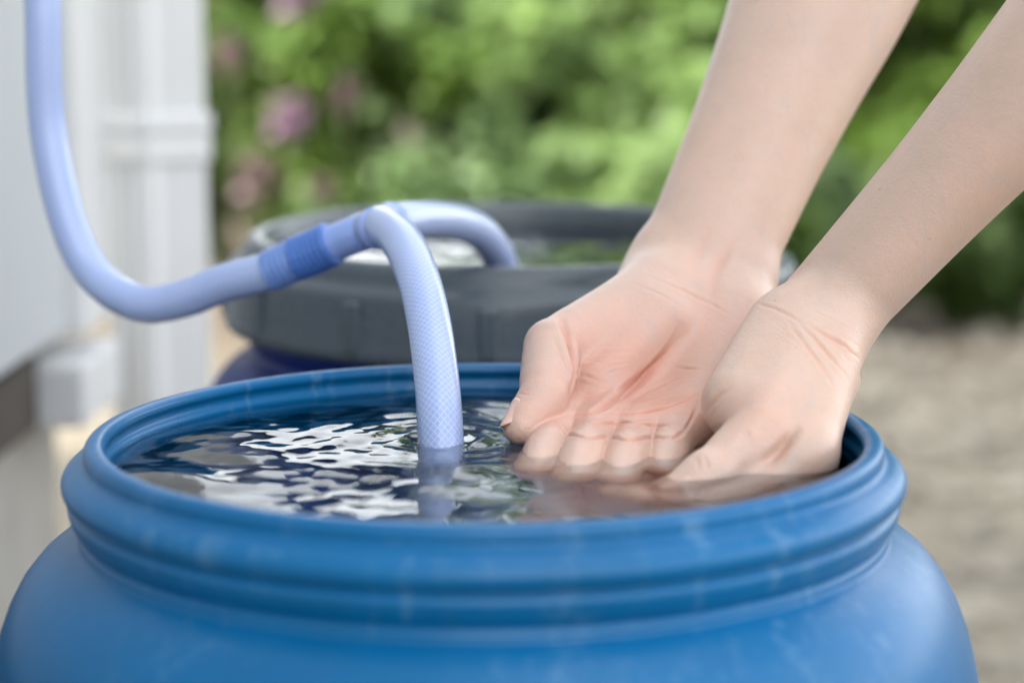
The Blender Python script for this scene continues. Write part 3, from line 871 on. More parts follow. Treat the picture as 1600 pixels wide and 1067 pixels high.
#C0 folds of the skin: (points on the surface, depth, width)
CREASE_R = [
    ([(0.0307, 0.0771, 0.6518), (0.0318, 0.0720, 0.6493), (0.0331, 0.0691, 0.6464), (0.0343, 0.0663, 0.6436), (0.0349, 0.0634, 0.6406), (0.0356, 0.0612, 0.6375), (0.0361, 0.0595, 0.6344), (0.0362, 0.0581, 0.6311), (0.0358, 0.0555, 0.6281), (0.0347, 0.0517, 0.6255), (0.0335, 0.0459, 0.6233)], 0.00360, 0.00260),
    ([(0.0276, 0.0641, 0.6453), (0.0293, 0.0594, 0.6418), (0.0309, 0.0556, 0.6383), (0.0326, 0.0529, 0.6345), (0.0343, 0.0520, 0.6305)], 0.00050, 0.00120),
    ([(0.0358, 0.0581, 0.6333), (0.0386, 0.0684, 0.6320), (0.0410, 0.0681, 0.6326), (0.0431, 0.0685, 0.6339), (0.0452, 0.0693, 0.6352), (0.0477, 0.0689, 0.6357), (0.0502, 0.0689, 0.6360)], 0.00040, 0.00110),
    ([(0.0358, 0.0566, 0.6311), (0.0390, 0.0664, 0.6290), (0.0417, 0.0645, 0.6289), (0.0443, 0.0629, 0.6281), (0.0470, 0.0620, 0.6272), (0.0498, 0.0618, 0.6269), (0.0527, 0.0623, 0.6265)], 0.00045, 0.00110),
    ([(0.0355, 0.0542, 0.6284), (0.0385, 0.0644, 0.6261), (0.0411, 0.0628, 0.6261), (0.0437, 0.0616, 0.6258), (0.0464, 0.0608, 0.6254)], 0.00035, 0.00110),
    ([(0.0374, 0.0618, 0.6234), (0.0403, 0.0598, 0.6228), (0.0433, 0.0576, 0.6224), (0.0464, 0.0574, 0.6229), (0.0494, 0.0587, 0.6236), (0.0521, 0.0610, 0.6250), (0.0548, 0.0632, 0.6264)], 0.00060, 0.00130),
    ([(0.0390, 0.0695, 0.6359), (0.0417, 0.0700, 0.6349), (0.0444, 0.0687, 0.6345), (0.0473, 0.0676, 0.6344), (0.0501, 0.0672, 0.6342)], 0.00035, 0.00080),
    ([(0.0815, 0.0851, 0.6434), (0.0784, 0.0825, 0.6394), (0.0752, 0.0801, 0.6355), (0.0714, 0.0771, 0.6321), (0.0675, 0.0737, 0.6290), (0.0635, 0.0693, 0.6261), (0.0592, 0.0637, 0.6238), (0.0549, 0.0558, 0.6219), (0.0500, 0.0454, 0.6211), (0.0455, 0.0382, 0.6198), (0.0407, 0.0364, 0.6186), (0.0359, 0.0397, 0.6173), (0.0309, 0.0396, 0.6179)], 0.00240, 0.00240, 0.25),
    ([(0.0673, 0.0743, 0.6351), (0.0647, 0.0720, 0.6317), (0.0621, 0.0694, 0.6284), (0.0587, 0.0657, 0.6260), (0.0551, 0.0612, 0.6240), (0.0512, 0.0557, 0.6225), (0.0472, 0.0475, 0.6216)], 0.00050, 0.00120),
    ([(0.0763, 0.0803, 0.6341), (0.0724, 0.0774, 0.6302), (0.0685, 0.0730, 0.6267), (0.0640, 0.0669, 0.6239), (0.0592, 0.0592, 0.6217), (0.0540, 0.0476, 0.6209), (0.0488, 0.0387, 0.6198)], 0.00045, 0.00090),
    ([(0.0776, 0.0783, 0.6305), (0.0810, 0.0764, 0.6304), (0.0843, 0.0738, 0.6305), (0.0876, 0.0720, 0.6307), (0.0911, 0.0711, 0.6307)], 0.00070, 0.00110),
    ([(0.0862, 0.0715, 0.6299), (0.0818, 0.0712, 0.6281), (0.0775, 0.0709, 0.6263), (0.0731, 0.0696, 0.6245), (0.0686, 0.0662, 0.6231), (0.0642, 0.0598, 0.6218), (0.0597, 0.0507, 0.6210)], 0.00045, 0.00100),
    ([(0.0886, 0.0587, 0.6230), (0.0833, 0.0518, 0.6219), (0.0780, 0.0448, 0.6212), (0.0729, 0.0419, 0.6202), (0.0677, 0.0380, 0.6197), (0.0625, 0.0349, 0.6192), (0.0575, 0.0348, 0.6188), (0.0525, 0.0362, 0.6184), (0.0473, 0.0342, 0.6186)], 0.00120, 0.00130, 0.30),
    ([(0.0365, 0.0319, 0.6157), (0.0415, 0.0224, 0.6176), (0.0470, 0.0267, 0.6167), (0.0526, 0.0313, 0.6160), (0.0576, 0.0250, 0.6173), (0.0630, 0.0250, 0.6167), (0.0685, 0.0282, 0.6154), (0.0731, 0.0196, 0.6164), (0.0787, 0.0222, 0.6151)], 0.00110, 0.00120, 0.30),
    ([(0.0601, 0.0460, 0.6208), (0.0585, 0.0420, 0.6201), (0.0569, 0.0381, 0.6193), (0.0554, 0.0353, 0.6184)], 0.00035, 0.00080),
    ([(0.0290, 0.0311, 0.6158), (0.0304, 0.0267, 0.6144), (0.0320, 0.0254, 0.6127), (0.0343, 0.0128, 0.6148), (0.0367, 0.0082, 0.6153), (0.0392, 0.0069, 0.6150), (0.0418, 0.0074, 0.6146), (0.0446, 0.0111, 0.6142), (0.0474, 0.0158, 0.6134), (0.0499, 0.0138, 0.6135), (0.0522, 0.0071, 0.6145), (0.0546, 0.0048, 0.6143), (0.0571, 0.0052, 0.6143), (0.0599, 0.0083, 0.6142), (0.0627, 0.0122, 0.6137), (0.0658, 0.0181, 0.6127), (0.0682, 0.0144, 0.6134), (0.0707, 0.0130, 0.6137), (0.0733, 0.0130, 0.6136), (0.0759, 0.0157, 0.6141), (0.0785, 0.0203, 0.6146)], 0.00110, 0.00110, 0.06, 0.60),
    ([(0.0740, 0.0132, 0.6136), (0.0769, 0.0173, 0.6144), (0.0796, 0.0245, 0.6151), (0.0817, 0.0314, 0.6164), (0.0836, 0.0376, 0.6180), (0.0851, 0.0439, 0.6199), (0.0868, 0.0526, 0.6213)], 0.00080, 0.00100),
    ([(0.0122, 0.0437, 0.6249), (0.0135, 0.0412, 0.6260), (0.0149, 0.0392, 0.6262), (0.0163, 0.0379, 0.6262), (0.0177, 0.0370, 0.6261), (0.0190, 0.0364, 0.6258)], 0.00050, 0.00080),
    ([(0.0138, 0.0426, 0.6266), (0.0153, 0.0408, 0.6273), (0.0168, 0.0393, 0.6273), (0.0183, 0.0382, 0.6271)], 0.00030, 0.00070),
    ([(0.0666, 0.1007, 0.6668), (0.0734, 0.0973, 0.6646), (0.0805, 0.0967, 0.6619), (0.0875, 0.0988, 0.6584), (0.0944, 0.0991, 0.6552), (0.1006, 0.0950, 0.6520), (0.1068, 0.0920, 0.6485)], 0.00045, 0.00120),
    ([(0.0607, 0.0966, 0.6639), (0.0667, 0.0930, 0.6621), (0.0727, 0.0907, 0.6601), (0.0783, 0.0891, 0.6569), (0.0841, 0.0905, 0.6533)], 0.00030, 0.00100),
    ([(0.1128, 0.1251, 0.6841), (0.1090, 0.1223, 0.6795), (0.1052, 0.1193, 0.6749), (0.1016, 0.1160, 0.6702), (0.0984, 0.1104, 0.6655), (0.0968, 0.1042, 0.6604), (0.0955, 0.0991, 0.6552)], 0.00070, 0.00350),
    ([(0.0995, 0.1270, 0.6876), (0.0960, 0.1237, 0.6814), (0.0926, 0.1196, 0.6753), (0.0896, 0.1107, 0.6695), (0.0867, 0.1024, 0.6637)], 0.00040, 0.00350),
    ([(0.0840, 0.0897, 0.6523), (0.0815, 0.0858, 0.6470), (0.0784, 0.0829, 0.6419), (0.0744, 0.0797, 0.6375), (0.0701, 0.0761, 0.6334), (0.0653, 0.0722, 0.6299), (0.0604, 0.0673, 0.6266)], 0.00030, 0.00120),
    ([(0.0431, 0.0722, 0.6395), (0.0454, 0.0730, 0.6400), (0.0477, 0.0735, 0.6404), (0.0500, 0.0735, 0.6404), (0.0523, 0.0732, 0.6404), (0.0546, 0.0726, 0.6401), (0.0569, 0.0722, 0.6397)], 0.00024, 0.00080),
    ([(0.0428, 0.0716, 0.6377), (0.0457, 0.0718, 0.6380), (0.0486, 0.0717, 0.6383), (0.0515, 0.0713, 0.6385), (0.0544, 0.0712, 0.6386), (0.0573, 0.0714, 0.6386), (0.0602, 0.0721, 0.6385)], 0.00026, 0.00080),
    ([(0.0396, 0.0704, 0.6364), (0.0434, 0.0711, 0.6367), (0.0471, 0.0709, 0.6372), (0.0508, 0.0706, 0.6377), (0.0545, 0.0708, 0.6381), (0.0583, 0.0714, 0.6382), (0.0621, 0.0725, 0.6382)], 0.00033, 0.00080),
    ([(0.0397, 0.0698, 0.6343), (0.0423, 0.0699, 0.6349), (0.0448, 0.0697, 0.6355), (0.0474, 0.0693, 0.6359), (0.0500, 0.0692, 0.6363), (0.0526, 0.0694, 0.6366), (0.0552, 0.0698, 0.6369)], 0.00026, 0.00080),
    ([(0.0475, 0.0679, 0.6347), (0.0496, 0.0680, 0.6351), (0.0517, 0.0683, 0.6354), (0.0539, 0.0686, 0.6355), (0.0560, 0.0691, 0.6356), (0.0582, 0.0698, 0.6357), (0.0604, 0.0706, 0.6357)], 0.00026, 0.00080),
    ([(0.0417, 0.0680, 0.6329), (0.0449, 0.0669, 0.6333), (0.0481, 0.0668, 0.6337), (0.0513, 0.0674, 0.6344), (0.0545, 0.0684, 0.6350), (0.0578, 0.0694, 0.6352), (0.0611, 0.0707, 0.6353)], 0.00018, 0.00080),
    ([(0.0456, 0.0660, 0.6326), (0.0481, 0.0661, 0.6330), (0.0507, 0.0665, 0.6333), (0.0533, 0.0671, 0.6335), (0.0559, 0.0679, 0.6338), (0.0585, 0.0691, 0.6341), (0.0611, 0.0704, 0.6345)], 0.00034, 0.00080),
    ([(0.0405, 0.0666, 0.6305), (0.0434, 0.0653, 0.6311), (0.0464, 0.0649, 0.6315), (0.0493, 0.0656, 0.6324), (0.0523, 0.0665, 0.6331), (0.0553, 0.0675, 0.6333), (0.0584, 0.0688, 0.6335)], 0.00033, 0.00080),
    ([(0.0433, 0.0639, 0.6291), (0.0455, 0.0637, 0.6297), (0.0477, 0.0638, 0.6302), (0.0500, 0.0641, 0.6305), (0.0523, 0.0649, 0.6307), (0.0545, 0.0661, 0.6313), (0.0567, 0.0673, 0.6319)], 0.00029, 0.00080),
    ([(0.0434, 0.0634, 0.6284), (0.0462, 0.0633, 0.6293), (0.0491, 0.0637, 0.6301), (0.0519, 0.0649, 0.6307), (0.0548, 0.0662, 0.6314), (0.0578, 0.0677, 0.6316), (0.0608, 0.0694, 0.6318)], 0.00017, 0.00080),
    ([(0.0401, 0.0337, 0.6179), (0.0453, 0.0326, 0.6184), (0.0506, 0.0349, 0.6183), (0.0557, 0.0340, 0.6181), (0.0608, 0.0315, 0.6183), (0.0661, 0.0332, 0.6182), (0.0713, 0.0335, 0.6183)], 0.00024, 0.00080),
    ([(0.0377, 0.0348, 0.6169), (0.0418, 0.0292, 0.6181), (0.0462, 0.0302, 0.6178), (0.0506, 0.0325, 0.6171), (0.0548, 0.0313, 0.6171), (0.0590, 0.0281, 0.6178), (0.0634, 0.0296, 0.6176)], 0.00029, 0.00080),
    ([(0.0353, 0.0366, 0.6159), (0.0411, 0.0254, 0.6178), (0.0474, 0.0280, 0.6169), (0.0537, 0.0309, 0.6164), (0.0596, 0.0259, 0.6176), (0.0660, 0.0295, 0.6166), (0.0719, 0.0263, 0.6169)], 0.00024, 0.00080),
    ([(0.0353, 0.0322, 0.6146), (0.0395, 0.0199, 0.6173), (0.0442, 0.0220, 0.6171), (0.0490, 0.0275, 0.6157), (0.0536, 0.0268, 0.6156), (0.0578, 0.0192, 0.6170), (0.0625, 0.0219, 0.6163)], 0.00031, 0.00080),
    ([(0.0351, 0.0309, 0.6143), (0.0407, 0.0174, 0.6172), (0.0470, 0.0239, 0.6161), (0.0532, 0.0258, 0.6152), (0.0587, 0.0165, 0.6167), (0.0653, 0.0247, 0.6152), (0.0710, 0.0203, 0.6163)], 0.00023, 0.00080),
    ([(0.0362, 0.0193, 0.6161), (0.0422, 0.0145, 0.6165), (0.0488, 0.0227, 0.6142), (0.0545, 0.0134, 0.6162), (0.0608, 0.0154, 0.6159), (0.0675, 0.0220, 0.6142), (0.0733, 0.0162, 0.6151)], 0.00020, 0.00080),
    ([(0.0731, 0.0715, 0.6253), (0.0752, 0.0724, 0.6261), (0.0773, 0.0730, 0.6270), (0.0794, 0.0721, 0.6275), (0.0815, 0.0711, 0.6279), (0.0837, 0.0702, 0.6283), (0.0859, 0.0695, 0.6286)], 0.00019, 0.00090),
    ([(0.0712, 0.0668, 0.6234), (0.0739, 0.0692, 0.6245), (0.0765, 0.0706, 0.6258), (0.0793, 0.0698, 0.6266), (0.0821, 0.0690, 0.6272), (0.0850, 0.0682, 0.6277), (0.0878, 0.0677, 0.6280)], 0.00029, 0.00090),
    ([(0.0724, 0.0678, 0.6238), (0.0743, 0.0681, 0.6243), (0.0762, 0.0680, 0.6248), (0.0781, 0.0677, 0.6254), (0.0801, 0.0675, 0.6259), (0.0820, 0.0671, 0.6264), (0.0839, 0.0667, 0.6267)], 0.00035, 0.00090),
    ([(0.0706, 0.0622, 0.6225), (0.0734, 0.0649, 0.6232), (0.0762, 0.0660, 0.6241), (0.0790, 0.0658, 0.6249), (0.0817, 0.0657, 0.6257), (0.0846, 0.0655, 0.6263), (0.0874, 0.0657, 0.6268)], 0.00029, 0.00090),
    ([(0.0660, 0.0578, 0.6217), (0.0695, 0.0603, 0.6222), (0.0730, 0.0626, 0.6227), (0.0764, 0.0625, 0.6231), (0.0797, 0.0620, 0.6238), (0.0831, 0.0627, 0.6247), (0.0864, 0.0637, 0.6256)], 0.00029, 0.00090),
    ([(0.0638, 0.0474, 0.6215), (0.0666, 0.0510, 0.6217), (0.0694, 0.0560, 0.6217), (0.0722, 0.0586, 0.6220), (0.0750, 0.0604, 0.6224), (0.0777, 0.0602, 0.6228), (0.0803, 0.0596, 0.6232)], 0.00026, 0.00090),
    ([(0.0613, 0.0426, 0.6207), (0.0642, 0.0440, 0.6212), (0.0673, 0.0465, 0.6214), (0.0704, 0.0507, 0.6215), (0.0736, 0.0553, 0.6215), (0.0767, 0.0571, 0.6219), (0.0796, 0.0575, 0.6226)], 0.00033, 0.00090),
    ([(0.0637, 0.0408, 0.6206), (0.0665, 0.0429, 0.6210), (0.0694, 0.0460, 0.6211), (0.0723, 0.0489, 0.6211), (0.0751, 0.0504, 0.6213), (0.0778, 0.0505, 0.6217), (0.0807, 0.0513, 0.6219)], 0.00026, 0.00090),
]
CREASE_L = [
    ([(0.1144, 0.0296, 0.6618), (0.1160, 0.0274, 0.6612), (0.1177, 0.0254, 0.6605), (0.1194, 0.0237, 0.6598), (0.1211, 0.0222, 0.6591), (0.1228, 0.0209, 0.6582), (0.1245, 0.0196, 0.6573)], 0.00016, 0.00080),
    ([(0.1130, 0.0294, 0.6611), (0.1146, 0.0279, 0.6609), (0.1161, 0.0265, 0.6607), (0.1175, 0.0247, 0.6599), (0.1188, 0.0230, 0.6592), (0.1204, 0.0220, 0.6588), (0.1220, 0.0212, 0.6584)], 0.00019, 0.00080),
    ([(0.1150, 0.0258, 0.6598), (0.1172, 0.0234, 0.6590), (0.1194, 0.0215, 0.6581), (0.1215, 0.0195, 0.6570), (0.1236, 0.0178, 0.6558), (0.1258, 0.0165, 0.6546), (0.1280, 0.0156, 0.6534)], 0.00011, 0.00080),
    ([(0.1161, 0.0231, 0.6584), (0.1174, 0.0221, 0.6581), (0.1187, 0.0212, 0.6578), (0.1198, 0.0200, 0.6571), (0.1209, 0.0189, 0.6564), (0.1219, 0.0178, 0.6557), (0.1230, 0.0168, 0.6549)], 0.00014, 0.00080),
    ([(0.1121, 0.0281, 0.6600), (0.1140, 0.0247, 0.6588), (0.1161, 0.0218, 0.6576), (0.1183, 0.0196, 0.6565), (0.1207, 0.0177, 0.6555), (0.1228, 0.0158, 0.6541), (0.1249, 0.0143, 0.6526)], 0.00018, 0.00080),
    ([(0.1136, 0.0236, 0.6579), (0.1159, 0.0212, 0.6571), (0.1182, 0.0190, 0.6561), (0.1202, 0.0168, 0.6547), (0.1223, 0.0150, 0.6534), (0.1245, 0.0135, 0.6520), (0.1267, 0.0124, 0.6505)], 0.00018, 0.00080),
    ([(0.1117, 0.0264, 0.6589), (0.1137, 0.0230, 0.6576), (0.1158, 0.0202, 0.6563), (0.1182, 0.0181, 0.6554), (0.1207, 0.0163, 0.6544), (0.1228, 0.0144, 0.6528), (0.1249, 0.0128, 0.6512)], 0.00019, 0.00080),
    ([(0.1115, 0.0246, 0.6579), (0.1138, 0.0217, 0.6568), (0.1162, 0.0191, 0.6557), (0.1185, 0.0166, 0.6543), (0.1207, 0.0145, 0.6529), (0.1230, 0.0128, 0.6514), (0.1254, 0.0115, 0.6499)], 0.00021, 0.00080),
    ([(0.1158, 0.0183, 0.6550), (0.1178, 0.0161, 0.6538), (0.1198, 0.0142, 0.6526), (0.1217, 0.0124, 0.6512), (0.1236, 0.0110, 0.6497), (0.1255, 0.0096, 0.6481), (0.1273, 0.0084, 0.6464)], 0.00020, 0.00080),
    ([(0.1127, 0.0215, 0.6563), (0.1148, 0.0187, 0.6550), (0.1169, 0.0161, 0.6536), (0.1191, 0.0139, 0.6523), (0.1213, 0.0121, 0.6508), (0.1233, 0.0104, 0.6492), (0.1254, 0.0090, 0.6474)], 0.00017, 0.00080),
    ([(0.1341, 0.0199, 0.6562), (0.1352, 0.0192, 0.6552), (0.1363, 0.0186, 0.6542), (0.1376, 0.0185, 0.6534), (0.1390, 0.0184, 0.6526), (0.1403, 0.0184, 0.6517), (0.1417, 0.0186, 0.6508)], 0.00025, 0.00090),
    ([(0.1320, 0.0198, 0.6566), (0.1333, 0.0194, 0.6559), (0.1347, 0.0191, 0.6552), (0.1357, 0.0185, 0.6542), (0.1368, 0.0179, 0.6532), (0.1380, 0.0176, 0.6523), (0.1393, 0.0174, 0.6514)], 0.00021, 0.00090),
    ([(0.1329, 0.0189, 0.6556), (0.1338, 0.0182, 0.6546), (0.1348, 0.0177, 0.6538), (0.1360, 0.0174, 0.6531), (0.1373, 0.0173, 0.6524), (0.1385, 0.0172, 0.6516), (0.1398, 0.0172, 0.6509)], 0.00032, 0.00090),
    ([(0.1342, 0.0177, 0.6540), (0.1355, 0.0174, 0.6532), (0.1367, 0.0170, 0.6524), (0.1377, 0.0164, 0.6513), (0.1387, 0.0159, 0.6502), (0.1397, 0.0155, 0.6491), (0.1407, 0.0153, 0.6479)], 0.00032, 0.00090),
    ([(0.1314, 0.0194, 0.6565), (0.1334, 0.0182, 0.6548), (0.1354, 0.0172, 0.6531), (0.1371, 0.0159, 0.6511), (0.1387, 0.0148, 0.6491), (0.1405, 0.0143, 0.6470), (0.1424, 0.0146, 0.6447)], 0.00033, 0.00090),
    ([(0.1333, 0.0178, 0.6543), (0.1351, 0.0168, 0.6528), (0.1368, 0.0159, 0.6512), (0.1384, 0.0149, 0.6494), (0.1400, 0.0144, 0.6476), (0.1412, 0.0139, 0.6455), (0.1425, 0.0138, 0.6433)], 0.00026, 0.00090),
    ([(0.1325, 0.0174, 0.6542), (0.1344, 0.0162, 0.6525), (0.1364, 0.0151, 0.6507), (0.1382, 0.0142, 0.6487), (0.1400, 0.0137, 0.6467), (0.1413, 0.0130, 0.6443), (0.1426, 0.0130, 0.6417)], 0.00034, 0.00090),
    ([(0.1355, 0.0159, 0.6518), (0.1361, 0.0151, 0.6508), (0.1367, 0.0144, 0.6498), (0.1378, 0.0144, 0.6492), (0.1390, 0.0146, 0.6486), (0.1394, 0.0139, 0.6475), (0.1396, 0.0131, 0.6464)], 0.00034, 0.00090),
    ([(0.1359, 0.0148, 0.6505), (0.1371, 0.0140, 0.6492), (0.1383, 0.0134, 0.6478), (0.1394, 0.0129, 0.6463), (0.1404, 0.0124, 0.6446), (0.1406, 0.0114, 0.6429), (0.1409, 0.0106, 0.6411)], 0.00019, 0.00090),
    ([(0.1272, 0.0261, 0.6628), (0.1304, 0.0244, 0.6614), (0.1338, 0.0233, 0.6599), (0.1371, 0.0226, 0.6582), (0.1406, 0.0224, 0.6565), (0.1441, 0.0229, 0.6545), (0.1478, 0.0251, 0.6521)], 0.00019, 0.00090),
    ([(0.1268, 0.0257, 0.6625), (0.1283, 0.0248, 0.6618), (0.1299, 0.0240, 0.6611), (0.1317, 0.0235, 0.6605), (0.1334, 0.0231, 0.6598), (0.1350, 0.0228, 0.6590), (0.1367, 0.0225, 0.6583)], 0.00019, 0.00090),
    ([(0.1250, 0.0258, 0.6625), (0.1277, 0.0239, 0.6611), (0.1305, 0.0226, 0.6598), (0.1336, 0.0221, 0.6587), (0.1367, 0.0218, 0.6575), (0.1395, 0.0214, 0.6558), (0.1424, 0.0215, 0.6539)], 0.00013, 0.00090),
    ([(0.1297, 0.0227, 0.6599), (0.1312, 0.0218, 0.6589), (0.1329, 0.0212, 0.6579), (0.1346, 0.0208, 0.6570), (0.1364, 0.0206, 0.6562), (0.1382, 0.0204, 0.6552), (0.1400, 0.0204, 0.6543)], 0.00017, 0.00090),
    ([(0.1301, 0.0215, 0.6587), (0.1326, 0.0210, 0.6578), (0.1352, 0.0208, 0.6568), (0.1374, 0.0201, 0.6553), (0.1397, 0.0198, 0.6537), (0.1421, 0.0200, 0.6522), (0.1446, 0.0212, 0.6504)], 0.00019, 0.00090),
    ([(0.1276, 0.0224, 0.6598), (0.1298, 0.0212, 0.6585), (0.1321, 0.0203, 0.6571), (0.1345, 0.0199, 0.6561), (0.1370, 0.0196, 0.6549), (0.1392, 0.0191, 0.6533), (0.1415, 0.0191, 0.6516)], 0.00017, 0.00090),
    ([(0.0774, -0.0234, 0.6148), (0.0775, -0.0259, 0.6145), (0.0777, -0.0277, 0.6141), (0.0779, -0.0290, 0.6135), (0.0782, -0.0302, 0.6130), (0.0783, -0.0312, 0.6123), (0.0784, -0.0321, 0.6116)], 0.00012, 0.00070),
    ([(0.0788, -0.0236, 0.6156), (0.0793, -0.0257, 0.6155), (0.0797, -0.0271, 0.6152), (0.0798, -0.0283, 0.6146), (0.0799, -0.0293, 0.6140), (0.0803, -0.0302, 0.6135), (0.0806, -0.0310, 0.6129)], 0.00010, 0.00070),
    ([(0.0816, -0.0262, 0.6161), (0.0815, -0.0272, 0.6156), (0.0814, -0.0281, 0.6152), (0.0816, -0.0288, 0.6148), (0.0819, -0.0294, 0.6144), (0.0823, -0.0299, 0.6141), (0.0827, -0.0304, 0.6137)], 0.00010, 0.00070),
    ([(0.0832, -0.0268, 0.6161), (0.0838, -0.0278, 0.6156), (0.0844, -0.0288, 0.6150), (0.0847, -0.0297, 0.6143), (0.0850, -0.0305, 0.6135), (0.0855, -0.0311, 0.6127), (0.0859, -0.0315, 0.6119)], 0.00011, 0.00070),
    ([(0.0858, -0.0274, 0.6158), (0.0863, -0.0280, 0.6153), (0.0867, -0.0286, 0.6148), (0.0870, -0.0292, 0.6142), (0.0873, -0.0297, 0.6136), (0.0876, -0.0301, 0.6129), (0.0880, -0.0305, 0.6123)], 0.00012, 0.00070),
    ([(0.0883, -0.0266, 0.6160), (0.0887, -0.0273, 0.6154), (0.0891, -0.0277, 0.6148), (0.0895, -0.0281, 0.6143), (0.0900, -0.0284, 0.6137), (0.0903, -0.0288, 0.6130), (0.0904, -0.0291, 0.6123)], 0.00019, 0.00070),
    ([(0.0888, -0.0262, 0.6163), (0.0892, -0.0267, 0.6157), (0.0897, -0.0271, 0.6153), (0.0903, -0.0273, 0.6148), (0.0909, -0.0274, 0.6144), (0.0911, -0.0278, 0.6137), (0.0914, -0.0281, 0.6131)], 0.00014, 0.00070),
    ([(0.1085, 0.0441, 0.6623), (0.1108, 0.0354, 0.6626), (0.1137, 0.0312, 0.6623), (0.1164, 0.0276, 0.6615), (0.1191, 0.0247, 0.6605), (0.1216, 0.0220, 0.6590), (0.1240, 0.0196, 0.6572)], 0.00050, 0.00100),
    ([(0.1249, 0.0203, 0.6579), (0.1285, 0.0185, 0.6561), (0.1323, 0.0172, 0.6541), (0.1360, 0.0164, 0.6521), (0.1400, 0.0165, 0.6499), (0.1433, 0.0171, 0.6467), (0.1473, 0.0219, 0.6427)], 0.00150, 0.00120),
    ([(0.1219, 0.0214, 0.6586), (0.1244, 0.0182, 0.6561), (0.1270, 0.0155, 0.6536), (0.1296, 0.0133, 0.6509), (0.1320, 0.0112, 0.6481), (0.1345, 0.0092, 0.6454), (0.1370, 0.0080, 0.6424), (0.1397, 0.0080, 0.6391), (0.1404, 0.0068, 0.6353)], 0.00080, 0.00120),
    ([(0.1294, 0.0184, 0.6558), (0.1329, 0.0160, 0.6527), (0.1365, 0.0141, 0.6496), (0.1398, 0.0130, 0.6460), (0.1435, 0.0143, 0.6420)], 0.00050, 0.00090),
    ([(0.1268, 0.0226, 0.6600), (0.1302, 0.0211, 0.6583), (0.1336, 0.0200, 0.6565), (0.1372, 0.0194, 0.6546), (0.1408, 0.0194, 0.6526), (0.1444, 0.0206, 0.6500), (0.1483, 0.0249, 0.6467)], 0.00040, 0.00090),
    ([(0.1181, 0.0232, 0.6591), (0.1201, 0.0186, 0.6561), (0.1222, 0.0145, 0.6530), (0.1246, 0.0114, 0.6499), (0.1271, 0.0087, 0.6468), (0.1294, 0.0060, 0.6436), (0.1316, 0.0033, 0.6404), (0.1331, 0.0008, 0.6368), (0.1335, -0.0021, 0.6329)], 0.00050, 0.00120),
    ([(0.1259, 0.0093, 0.6476), (0.1275, 0.0070, 0.6450), (0.1291, 0.0046, 0.6423), (0.1309, 0.0025, 0.6398), (0.1327, 0.0009, 0.6372)], 0.00035, 0.00080),
    ([(0.1189, -0.0160, 0.6246), (0.1167, -0.0175, 0.6229), (0.1146, -0.0185, 0.6211), (0.1128, -0.0194, 0.6190), (0.1111, -0.0202, 0.6169), (0.1092, -0.0209, 0.6149), (0.1072, -0.0217, 0.6130), (0.1047, -0.0225, 0.6118), (0.1021, -0.0235, 0.6107)], 0.00240, 0.00280, 0.40, 0.05),
    ([(0.1177, -0.0196, 0.6207), (0.1154, -0.0205, 0.6186), (0.1132, -0.0211, 0.6165), (0.1108, -0.0215, 0.6145), (0.1084, -0.0221, 0.6127)], 0.00050, 0.00090),
    ([(0.0952, 0.0003, 0.6361), (0.0924, 0.0008, 0.6344), (0.0897, 0.0020, 0.6325), (0.0878, 0.0033, 0.6299), (0.0861, 0.0056, 0.6267), (0.0857, 0.0082, 0.6230)], 0.00080, 0.00140),
    ([(0.0920, -0.0004, 0.6310), (0.0902, 0.0006, 0.6288), (0.0884, 0.0023, 0.6263), (0.0875, 0.0043, 0.6232), (0.0869, 0.0093, 0.6195)], 0.00035, 0.00100),
    ([(0.0995, -0.0178, 0.6250), (0.1001, -0.0192, 0.6234), (0.1007, -0.0203, 0.6217), (0.1003, -0.0214, 0.6200), (0.0998, -0.0224, 0.6182)], -0.00050, 0.00300),
    ([(0.0783, -0.0256, 0.6150), (0.0787, -0.0284, 0.6141), (0.0793, -0.0304, 0.6131), (0.0791, -0.0319, 0.6119), (0.0788, -0.0333, 0.6105)], 0.00040, 0.00080),
    ([(0.0812, -0.0263, 0.6159), (0.0818, -0.0288, 0.6148), (0.0825, -0.0305, 0.6135), (0.0825, -0.0319, 0.6121), (0.0822, -0.0331, 0.6105)], 0.00030, 0.00080),
    ([(0.0857, -0.0270, 0.6161), (0.0858, -0.0284, 0.6151), (0.0860, -0.0296, 0.6141), (0.0861, -0.0306, 0.6130)], 0.00025, 0.00080),
]
#C1
def nail(parent, ip, tip, dorsal, width, rad):
    ax = tip - ip; ax /= np.linalg.norm(ax)
    dn = dorsal - ax * dorsal.dot(ax); dn /= np.linalg.norm(dn)
    sd = np.cross(ax, dn)
    V, Fc = [], []
    nu, nv = 13, 11
    for k, lift in ((0, 0.0005), (1, -0.0004)):
        for i in range(nv):
            t = i / (nv - 1)
            for j in range(nu):
                u = 2 * j / (nu - 1) - 1
                L = -0.0085 + 0.0150 * t - 0.0030 * u * u * (2 * t - 1)
                w = width * 0.5 * (0.90 + 0.10 * math.sin(math.pi * t))
                ang = u * w / rad
                r = rad + lift + 0.0014 * (1 - t) ** 1.3 - 0.0008 * t * t - 0.0009 * u * u
                V.append(tip + ax * L + dn * r * math.cos(ang) + sd * r * math.sin(ang) - PO)
    m = nu * nv
    for i in range(nv - 1):
        for j in range(nu - 1):
            a = i * nu + j
            Fc.append((a, a + 1, a + nu + 1, a + nu)); Fc.append((m + a, m + a + nu, m + a + nu + 1, m + a + 1))
    ring = [j for j in range(nu)] + [i * nu + nu - 1 for i in range(1, nv)] + [(nv - 1) * nu + j for j in range(nu - 2, -1, -1)] + [i * nu for i in range(nv - 2, 0, -1)]
    for a, b in zip(ring, ring[1:] + ring[:1]): Fc.append((b, a, m + a, m + b))
    return mesh_obj('thumbnail', V, Fc, M['nail'], parent)

